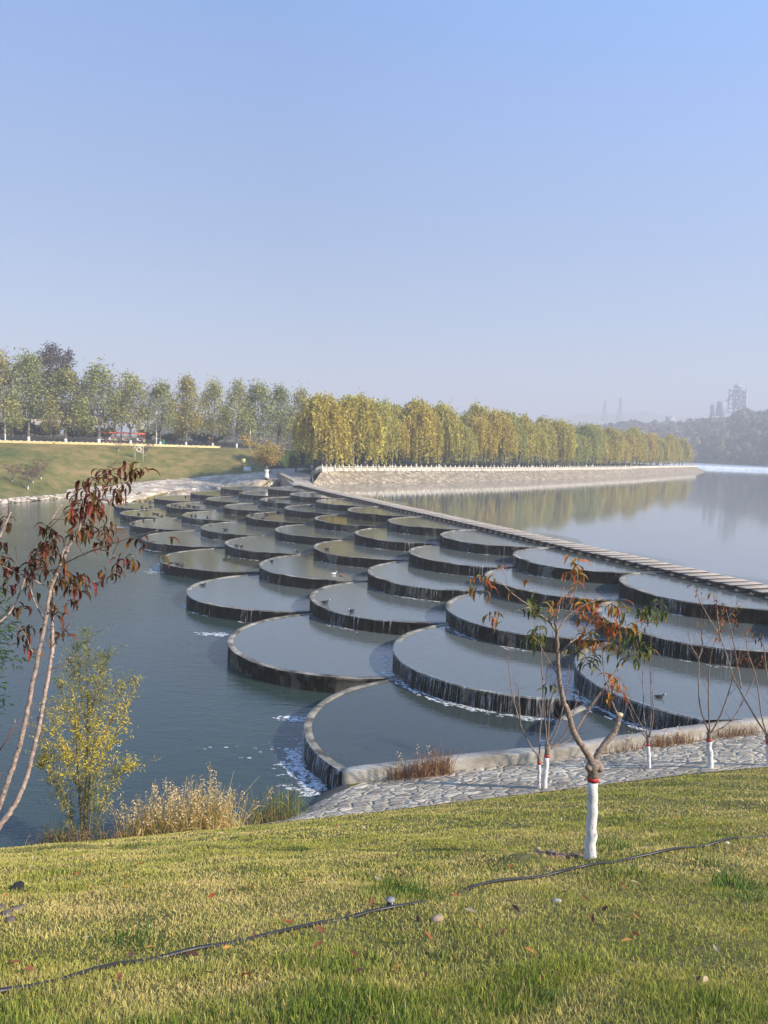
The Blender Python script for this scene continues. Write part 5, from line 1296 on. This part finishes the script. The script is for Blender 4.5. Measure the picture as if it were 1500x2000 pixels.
metal_fence([back(611, 946, -7.2), back(608, 932, -6.9), Vector((-12.3, 136, -5.6)), Vector((-11.9, 140, ZP))], 'grey metal fence stepping down beside the ramp under the balustrade end')
metal_fence([back(573, 946, -7.15), back(556, 937, -7.0), back(540, 929, -6.9)], 'grey metal fence along the left edge of the concrete ramp')
metal_fence([back(530, 925, -6.9), back(505, 918, -6.75), back(478, 920, -6.9)], 'low metal railing behind the leaning white board', 1.0, 1.5)
sp0, sp1 = at(338, 874, 176), back(500, 919, -6.75)
b = MB(); V = []
SL = [sp0.lerp(sp1, k / 24) for k in range(25)]
for i, p in enumerate(SL):
    V += [tuple(p + Vector((-.6, -.5, .15))), tuple(p + Vector((.6, .5, .45))), tuple(p + Vector((.9, .7, -.3)))]
b.add(V, [(i * 3 + k, (i + 1) * 3 + k, (i + 1) * 3 + k + 1, i * 3 + k + 1) for i in range(24) for k in range(2)])
tag(b.build('stairs', M['paving']), 'narrow pale stone stair running down the grass slope to the ramp', 'stairs')
metal_fence([p + Vector((.9, .6, .3)) for p in SL[::4]], 'thin metal handrail beside the stair on the slope', 1.0, 2.5, 'handrail', None, 0, .03)

# ================================================================== STREET FURNITURE
def lamp(x, ytop, ybot, dy, lab, first=[None]):
    p = roadpt(x, dy); H = at(x, ytop, p.y).z - p.z
    if first[0] is None:
        t = empty('solar_street_lamp', (0, 0, 0), lab, 'street lamp', 'solar street lamps along the far road')
        b = MB(); b.tube([(0, 0, 0), (0, 0, .5), (0, 0, 9.3)], [.16, .12, .08], 8); b.build('pole', M['lampwhite'], t)
        b = MB(); b.tube([(0, 0, 8.3), (-.8, 0, 8.8), (-1.5, 0, 8.9)], .05, 5); b.build('arm', M['lampwhite'], t)
        b = MB(); b.box((-1.75, 0, 8.9), (.8, .3, .12)); b.build('lamp_head', M['metal'], t)
        b = MB(); b.box((0, 0, 9.5), (1.9, 1.5, .08), tilt=.7); b.build('solar_panel', M['dark'], t); first[0] = t; o = t
    else: o = dup(first[0])
    o.location = p; o.scale = (H / 9.6,) * 3; o['label'] = lab
lamp(10, 745, 0, 1.6, 'white solar street lamp at the left edge of the far road')
lamp(305, 766, 0, 1.6, 'white solar street lamp by the green bin, middle one of the far road')
lamp(488, 778, 0, 1.6, 'white solar street lamp left of the first willow on the far road')
lamp(625, 790, 0, 1.6, 'solar street lamp half hidden by the first weeping willow')
# covered pedal carts
def cart(lab, x, first=[None]):
    p = roadpt(x, 3)
    if first[0] is None:
        t = empty('pedal_cart', (0, 0, 0), lab, 'pedal cart', 'pedal carts parked on the far road'); mr = flat('coral_canopy', (.75, .14, .07), .7, 0, .1, 2); mp = flat('pink_frame', (.65, .25, .25), .5, 0, .3, 3)
        b = MB(); V = []
        for i in range(7):
            y = -1 + i / 3; z = 2.25 - .22 * (y * y)
            V += [(-1.65, y * 1.0, z), (1.65, y * 1.0, z), (1.65, y * 1.0, z - .06), (-1.65, y * 1.0, z - .06)]
        b.add(V, [(i * 4 + k, i * 4 + (k + 1) % 4, (i + 1) * 4 + (k + 1) % 4, (i + 1) * 4 + k) for i in range(6) for k in range(4)] + [(0, 3, 2, 1), (24, 25, 26, 27)]); b.build('canopy', mr, t)
        b = MB()
        for x_ in (-1.4, 0, 1.4):
            for y in (-.8, .8): b.tube([(x_, y, .4), (x_, y, 2.08)], .035, 5)
        b.box((0, 0, .42), (3.0, 1.5, .07)); b.build('frame', mp, t)
        for x_ in (-.8, .6):
            b = MB(); b.box((x_, 0, .78), (.5, 1.4, .10)); b.box((x_ - .25, 0, 1.05), (.08, 1.4, .5)); b.build('seat', M['white'], t)
        for x_ in (-1.15, 1.15):
            for y in (-.85, .85):
                b = MB(); a = np.arange(15) / 14 * 2 * np.pi; b.tube([(x_ + .34 * math.cos(k), y, .36 + .34 * math.sin(k)) for k in a], .04, 5, cap=False); [b.tube([(x_, y, .36), (x_ + .33 * math.cos(k), y, .36 + .33 * math.sin(k))], .012, 3) for k in a[::2]]
                b.build('wheel', M['dark'], t)
        b = MB(); b.box((1.5, 0, .75), (.1, 1.3, .6)); b.build('front_panel', flat('cart_front', (.3, .45, .2), .6, 0, .5, 4), t)
        first[0] = t; o = t
    else: o = dup(first[0])
    o.location = p + Vector((0, 0, .1)); o.rotation_euler.z = rnd.uniform(-.15, .15); o.scale = (1.25, 1.1, 1.2); o['label'] = lab
cart('pedal cart with flat coral canopy, leftmost of the three on the far road', 210); cart('pedal cart with coral canopy, middle one of the three on the far road', 238); cart('pedal cart with coral canopy, nearest the green bin', 265)
p = roadpt(317, 4); t = empty('litter_bin', tuple(p), 'bright green wheeled litter bin beside the far road', 'bin'); mg = flat('green_plastic', (.01, .22, .06), .5, 0, .1, 3)
b = MB(); b.add([(-.3, -.3, .1), (.3, -.3, .1), (.3, .3, .1), (-.3, .3, .1), (-.42, -.4, 1.1), (.42, -.4, 1.1), (.42, .4, 1.1), (-.42, .4, 1.1)], [(0, 3, 2, 1), (4, 5, 6, 7), (0, 1, 5, 4), (1, 2, 6, 5), (2, 3, 7, 6), (3, 0, 4, 7)]); b.build('body', mg, t)
b = MB(); b.box((0, 0, 1.16), (.92, .88, .10)); b.box((0, -.46, 1.12), (.7, .06, .06)); b.build('lid', mg, t)
t.scale = (1.25,) * 3
# whitewashed posts / short saplings with red twig heads on the slope
def slope_pt(x, y):
    # find far slope point by marching between revetment and road
    best = None
    for i in range(len(revt) - 1):
        for u in np.linspace(0, 1, 24):
            a = revt[i].lerp(revt[i + 1], u); q = roadn[i].lerp(roadn[i + 1], u)
            ks = [0, .5, .82, 1]; zz = [0, .55, .75, 0]
            for f in np.linspace(0, 1, 24):
                p = a.lerp(q, f) + Vector((0, 0, float(np.interp(f, ks, zz))))
                d = Vector((p.x, p.y, p.z)); X_ = d.dot(cr) / d.dot(fwd) * F + 750; Y_ = 1000 - d.dot(cu) / d.dot(fwd) * F
                e = (X_ - x) ** 2 + (Y_ - y) ** 2
                if best is None or e < best[0]: best = (e, p)
    return best[1]
def sapling(seed):
    t = empty('plum_sapling', (0, 0, 0), 'x', 'sapling', 'small purple leaved saplings on the far slope'); b = MB(); pts = []
    for i in range(6):
        a = i * 1.05 + seed; P = limb_tube(b, (0, 0, .2), (math.cos(a) * .9, math.sin(a) * .9, 2.4), .045, .012, 4, .06); pts += [P[3], P[4], P[5]]
    b.build('branches', M['bark_far'], t)
    b = MB(); b.tube([(0, 0, -.1), (0, 0, .55)], [.10, .08], 7); b.build('whitewash', M['white'], t)
    o = np.concatenate([np.array(p) + rng.normal(0, .28, (26, 3)) for p in pts]); b = MB(); b.cards(rand_quads(o, rng.uniform(.05, .11, len(o)), .5), np.tile(np.array([.11, .05, .05]), (len(o), 1)) * rng.uniform(.6, 1.5, (len(o), 1))); b.build('crown', M['reed'], t); return t
sps = [sapling(0), sapling(.5)]
for i, (x, y, s_) in enumerate([(52, 957, 1.5), (80, 935, 1.3), (22, 943, 1.1), (62, 943, 1.0), (232, 880, .9), (262, 874, .7), (290, 880, .8), (300, 874, .6), (412, 872, .8), (282, 890, .7)]):
    p = slope_pt(x, y); place(sps[i % 2], i < 2, tuple(p), i, s_, 'small purple leaved sapling on the far grass slope, %s from the left' % ORD(1 + sum(1 for q in (52, 80, 22, 62, 232, 262, 290, 300, 412, 282) if q < x)))
# lifebuoy stand
p = slope_pt(272, 900); t = empty('lifebuoy_stand', tuple(p), 'white lifebuoy hanging in a frame on the far grass slope', 'lifebuoy'); mw = M['white']
b = MB(); b.tube([(-.75, 0, -.2), (-.75, 0, 2.7)], .05, 5); b.tube([(.75, 0, -.2), (.75, 0, 2.7)], .05, 5); b.tube([(-.75, 0, 2.65), (.75, 0, 2.65)], .05, 5); b.tube([(-.75, 0, 1.5), (.75, 0, 1.5)], .04, 5); b.build('frame', M['lampwhite'], t)
b = MB(); a = np.arange(25) / 24 * 2 * np.pi; b.tube([(.42 * math.cos(k), -.12, 2.05 + .42 * math.sin(k)) for k in a], .11, 8, cap=False); b.build('ring', flat('buoy_white', (.8, .72, .5), .6), t)
t.scale = (1.15,) * 3
# boards by the ramp
p = back(483, 926, -6.95); t = empty('notice_board', tuple(p), 'white blank notice board leaning by the ramp railing', 'board')
b = MB(); b.tube([(-.6, 0, 0), (-.6, .1, 1.2)], .04, 5); b.tube([(.6, 0, 0), (.6, .1, 1.2)], .04, 5); b.build('legs', M['metal'], t)
b = MB(); b.box((0, 0, 1.05), (1.5, .06, .95), tilt=-.45); b.build('panel', flat('board_white', (.68, .70, .72), .5, 0, .04, 2), t); t.rotation_euler.z = .35
p = back(475, 918, -6.5); t = empty('warning_sign', tuple(p), 'small yellow green sign standing in front of the dark slope', 'sign')
b = MB(); b.tube([(0, .03, 0), (0, .03, 2.2)], .04, 6); b.build('post', M['metal'], t); b = MB(); b.box((0, 0, 1.8), (.85, .05, 1.25)); b.build('panel', flat('sign_yellow', (.62, .60, .22), .6, 0, .08, 3), t)
# small yellowing tree by the ramp
yt = broad(41, 8, 'small_tree', 'tree', [(.50, .36, .09), (.38, .32, .09), (.56, .36, .12)], 130, .12, False, None, .42)
p = back(520, 934, -6.9); place(yt, True, (p.x, p.y, p.z), 0, (1.55, 1.55, .92), 'small yellow tree with wrapped white base in front of the green slope')
b = MB(); b.tube([(0, 0, -.1), (0, 0, .5), (0, 0, 1.3), (0, 0, 1.7)], [.42, .30, .22, .34], 9); b.build('trunk_wrap', M['white'], yt)

# ================================================================== PERSON ON THE RAMP
p = back(578, 923, -6.78); t = empty('person', tuple(p), 'person in dark jacket and trousers standing on the concrete ramp', 'person')
def skinned(name, verts, edges, radii, m, parent, root=0):
    me = bpy.data.meshes.new(name); me.from_pydata(verts, edges, []); o = bpy.data.objects.new(name, me); COL.objects.link(o); o.parent = parent; me.materials.append(m)
    md = o.modifiers.new('skin', 'SKIN'); md.use_smooth_shade = True
    for i, r_ in enumerate(radii): me.skin_vertices[0].data[i].radius = (r_, r_) if not hasattr(r_, '__len__') else r_; me.skin_vertices[0].data[i].use_root = (i == root)
    s_ = o.modifiers.new('sub', 'SUBSURF'); s_.levels = 1; s_.render_levels = 1; return o
skn = flat('skin', (.42, .26, .19), .6)
SV = [(0, 0, .93), (0, 0, 1.15), (0, 0, 1.38), (0, 0, 1.50), (0, -.01, 1.60), (0, -.005, 1.70), (.18, 0, 1.40), (.25, .02, 1.13), (.22, -.12, .93), (.21, -.17, .86), (-.18, 0, 1.40), (-.25, .02, 1.13), (-.22, -.12, .93), (-.21, -.17, .86),
      (.09, 0, .88), (.11, -.01, .48), (.12, .02, .08), (.12, -.12, .04), (-.09, 0, .88), (-.11, .0, .48), (-.13, .03, .08), (-.14, -.11, .04)]
SE = [(0, 1), (1, 2), (2, 3), (3, 4), (4, 5), (2, 6), (6, 7), (7, 8), (8, 9), (2, 10), (10, 11), (11, 12), (12, 13), (0, 14), (14, 15), (15, 16), (16, 17), (0, 18), (18, 19), (19, 20), (20, 21)]
SR_ = [(.14, .10), (.13, .10), (.15, .10), .05, (.075, .09), (.07, .08), .055, .042, .032, .03, .055, .042, .032, .03, .085, .06, .045, .04, .085, .06, .045, .04]
skinned('body', SV, SE, SR_, skn, t)
jk = flat('dark_jacket', (.02, .025, .04), .8); tr = flat('dark_trousers', (.015, .015, .02), .85)
skinned('jacket', [SV[i] for i in (0, 1, 2, 6, 7, 8, 10, 11, 12)] + [(0, 0, 1.46)], [(0, 1), (1, 2), (2, 3), (3, 4), (4, 5), (2, 6), (6, 7), (7, 8), (2, 9)], [(.19, .15), (.18, .14), (.19, .14), .085, .07, .055, .085, .07, .055, .09], jk, t)
skinned('trousers', [SV[i] for i in (0, 14, 15, 16, 18, 19, 20)], [(0, 1), (1, 2), (2, 3), (0, 4), (4, 5), (5, 6)], [(.17, .13), .11, .085, .07, .11, .085, .07], tr, t)
b = MB(); b.ball((0, .015, 1.70), (.095, .105, .09), n=10, m=6); b.build('hair', flat('black_hair', (.012, .01, .01), .6), t, smooth=True)
t.rotation_euler.z = 2.4

# ================================================================== WATER BIRDS
def bird_mesh(name, parts):
    b = MB(); n = 8
    for prof, col in parts:
        P = [np.array(q[0]) for q in prof]; V = []; C = []
        for i, (c, rx, rz_) in enumerate(prof):
            for j in range(n):
                a = 2 * math.pi * j / n; V.append((c[0], c[1] + rx * math.cos(a), c[2] + rz_ * math.sin(a))); C.append(col[i])
        k = len(prof); b.add(V, [(i * n + j, i * n + (j + 1) % n, (i + 1) * n + (j + 1) % n, (i + 1) * n + j) for i in range(k - 1) for j in range(n)] + [tuple(range(n))[::-1], tuple((k - 1) * n + j for j in range(n))], np.array(C))
    return b
blk, wht, brn = (.02, .02, .022), (.75, .72, .66), (.28, .14, .07)
def coot(col, bill, head=None):
    head = head or col
    return bird_mesh('b', [([((-.24, 0, .10), .015, .012), ((-.17, 0, .085), .06, .035), ((-.06, 0, .075), .095, .075), ((.05, 0, .07), .095, .08), ((.12, 0, .095), .065, .07), ((.155, 0, .15), .036, .04), ((.17, 0, .195), .038, .036), ((.20, 0, .21), .036, .034), ((.235, 0, .205), .018, .018), ((.27, 0, .198), .010, .009)],
                             [col, col, col, col, col, head, head, head, bill, bill])])
cb = coot(blk, wht)
bird = empty('coot', (0, 0, 0), 'x', 'coot', 'dark coots resting on the basins'); cb.build('body', M['vc'], bird, smooth=True)
dk = empty('duck', (0, 0, 0), 'x', 'duck', None); coot(wht, (.6, .3, .08)).build('body', M['vc'], dk, smooth=True)
dk2 = empty('duck', (0, 0, 0), 'x', 'duck', None); coot(brn, (.5, .3, .1), (.05, .07, .04)).build('body', M['vc'], dk2, smooth=True)
def on_water(x, y):
    for r in (5, 4, 3, 2, 1):
        p = back(x, y, Z[r]); 
        for B in BAS:
            if B['r'] == r:
                d = (Vector((p.x, p.y)) - B['c']).length
                if d < B['R']: return Vector((p.x, p.y, Z[r] - (.05 if d < B['R'] - .32 else -.01))), B
    return back(x, y, ZLOW), None
FB = [(145, 185), (170, 188), (225, 180), (262, 178), (300, 178), (330, 183), (276, 212), (335, 215), (375, 213), (278, 232), (308, 230), (250, 268), (256, 266), (360, 262), (385, 268), (415, 278), (448, 270), (487, 280), (215, 330), (285, 312), (363, 305), (485, 203), (510, 205), (540, 215), (570, 222), (597, 205), (605, 212), (635, 215), (650, 218), (670, 218), (640, 175), (687, 172), (710, 190), (580, 143), (622, 275), (650, 278), (733, 290), (755, 330), (858, 375), (1045, 265), (1145, 267), (1120, 300), (1228, 255), (1227, 240), (1095, 215), (1125, 205), (1163, 170), (1180, 175), (1197, 178), (545, 285)]
BP = [(200 + u / 3.571, 930 + v / 3.571) for u, v in FB]
BP += [(320, 1093), (334, 1102), (346, 1102), (355, 1105), (462, 1066), (472, 1067), (581, 1078), (531, 1096), (397, 1143), (635, 1177), (687, 1194), (639, 1073), (1288, 1361), (190, 1141), (137, 1291), (440, 1093)]
cntb = {}
RN_ = {1: 'lowest row', 2: 'second lowest row', 3: 'middle row', 4: 'second highest row', 5: 'highest row'}
groups = {}
for x, y in BP:
    p, B = on_water(x, y); groups.setdefault((B['r'], B['i']) if B else None, []).append((x, y, p))
fi = True
for key, lst in groups.items():
    lst.sort(key=lambda q: q[0])
    for j, (x, y, p) in enumerate(lst):
        nn = '' if len(lst) == 1 else ', %s from left' % ORD(j + 1)
        lab = ('dark coot swimming on the open river' + nn) if key is None else 'dark coot on the %s basin of the %s%s' % (ORD(key[1] + 1), RN_[key[0]], nn)
        place(bird, fi, tuple(p), rnd.random() * 6.28, 1.4 if y < 1060 else (1.15 if y < 1300 else .85), lab); fi = False
p, _ = on_water(652, 1121); place(dk, True, tuple(p), .3, 1.0, 'white duck on the basin in front of the brown duck')
p, _ = on_water(668, 1124); place(dk2, True, tuple(p), 0, 1.0, 'brown duck beside the white duck on the basin water')

# ================================================================== FOAM ON THE RIVER
b = MB()
def splash(x, y, n, sx, sy, r0, r1, z=ZLOW):
    c = back(x, y, z)
    for i in range(n):
        qx, qy = rnd.gauss(0, sx), rnd.gauss(0, sy); k = 7; ra, rb = rnd.uniform(r0, r1) * 2.0, rnd.uniform(r0, r1) * .8; aa = rnd.uniform(-.4, .4)
        P = []
        for g in range(k):
            an = 2 * math.pi * g / k; ux, uy = ra * math.cos(an) * rnd.uniform(.6, 1.3), rb * math.sin(an) * rnd.uniform(.6, 1.3)
            P.append((c.x + qx + ux * math.cos(aa) - uy * math.sin(aa), c.y + qy + ux * math.sin(aa) + uy * math.cos(aa), z + .012 + .003 * rnd.random()))
        if all(math.hypot(q[0] - B['c'].x, q[1] - B['c'].y) > B['R'] for q in P[:1] for B in BAS if B['r'] == 1): b.add(P, [tuple(range(k))])
splash(572, 1404, 40, .35, .15, .03, .16); splash(430, 1240, 40, .8, .16, .04, .2); splash(610, 1470, 70, .45, .9, .03, .22); splash(628, 1520, 90, .4, .6, .03, .22); splash(560, 1480, 30, 1.2, .6, .02, .07); splash(480, 1460, 16, 2.2, .5, .02, .06); splash(235, 1030, 20, 1.2, .3, .1, .4); splash(305, 1068, 20, 1.2, .3, .1, .4); splash(318, 1118, 30, .7, .3, .05, .25)
tag(b.build('river_foam', M['foam']), 'white foam drifting where the lowest basins spill into the river', 'foam', kind='stuff')

# ================================================================== HAZE
hm = bpy.data.materials.new('haze_air'); hm.use_nodes = True; ht = hm.node_tree; ht.nodes.clear()
ho = ht.nodes.new('ShaderNodeOutputMaterial'); hv = ht.nodes.new('ShaderNodeVolumePrincipled')
hv.inputs['Color'].default_value = (.88, .91, .97, 1); hv.inputs['Density'].default_value = .00095; hv.inputs['Anisotropy'].default_value = 0.0
ht.links.new(hv.outputs[0], ho.inputs['Volume'])
b = MB(); b.box((0, 2200, 57), (7000, 6400, 146)); hz_o = b.build('haze', hm); tag(hz_o, kind='stuff'); tag(hz_o, 'pale blue morning haze', 'haze')
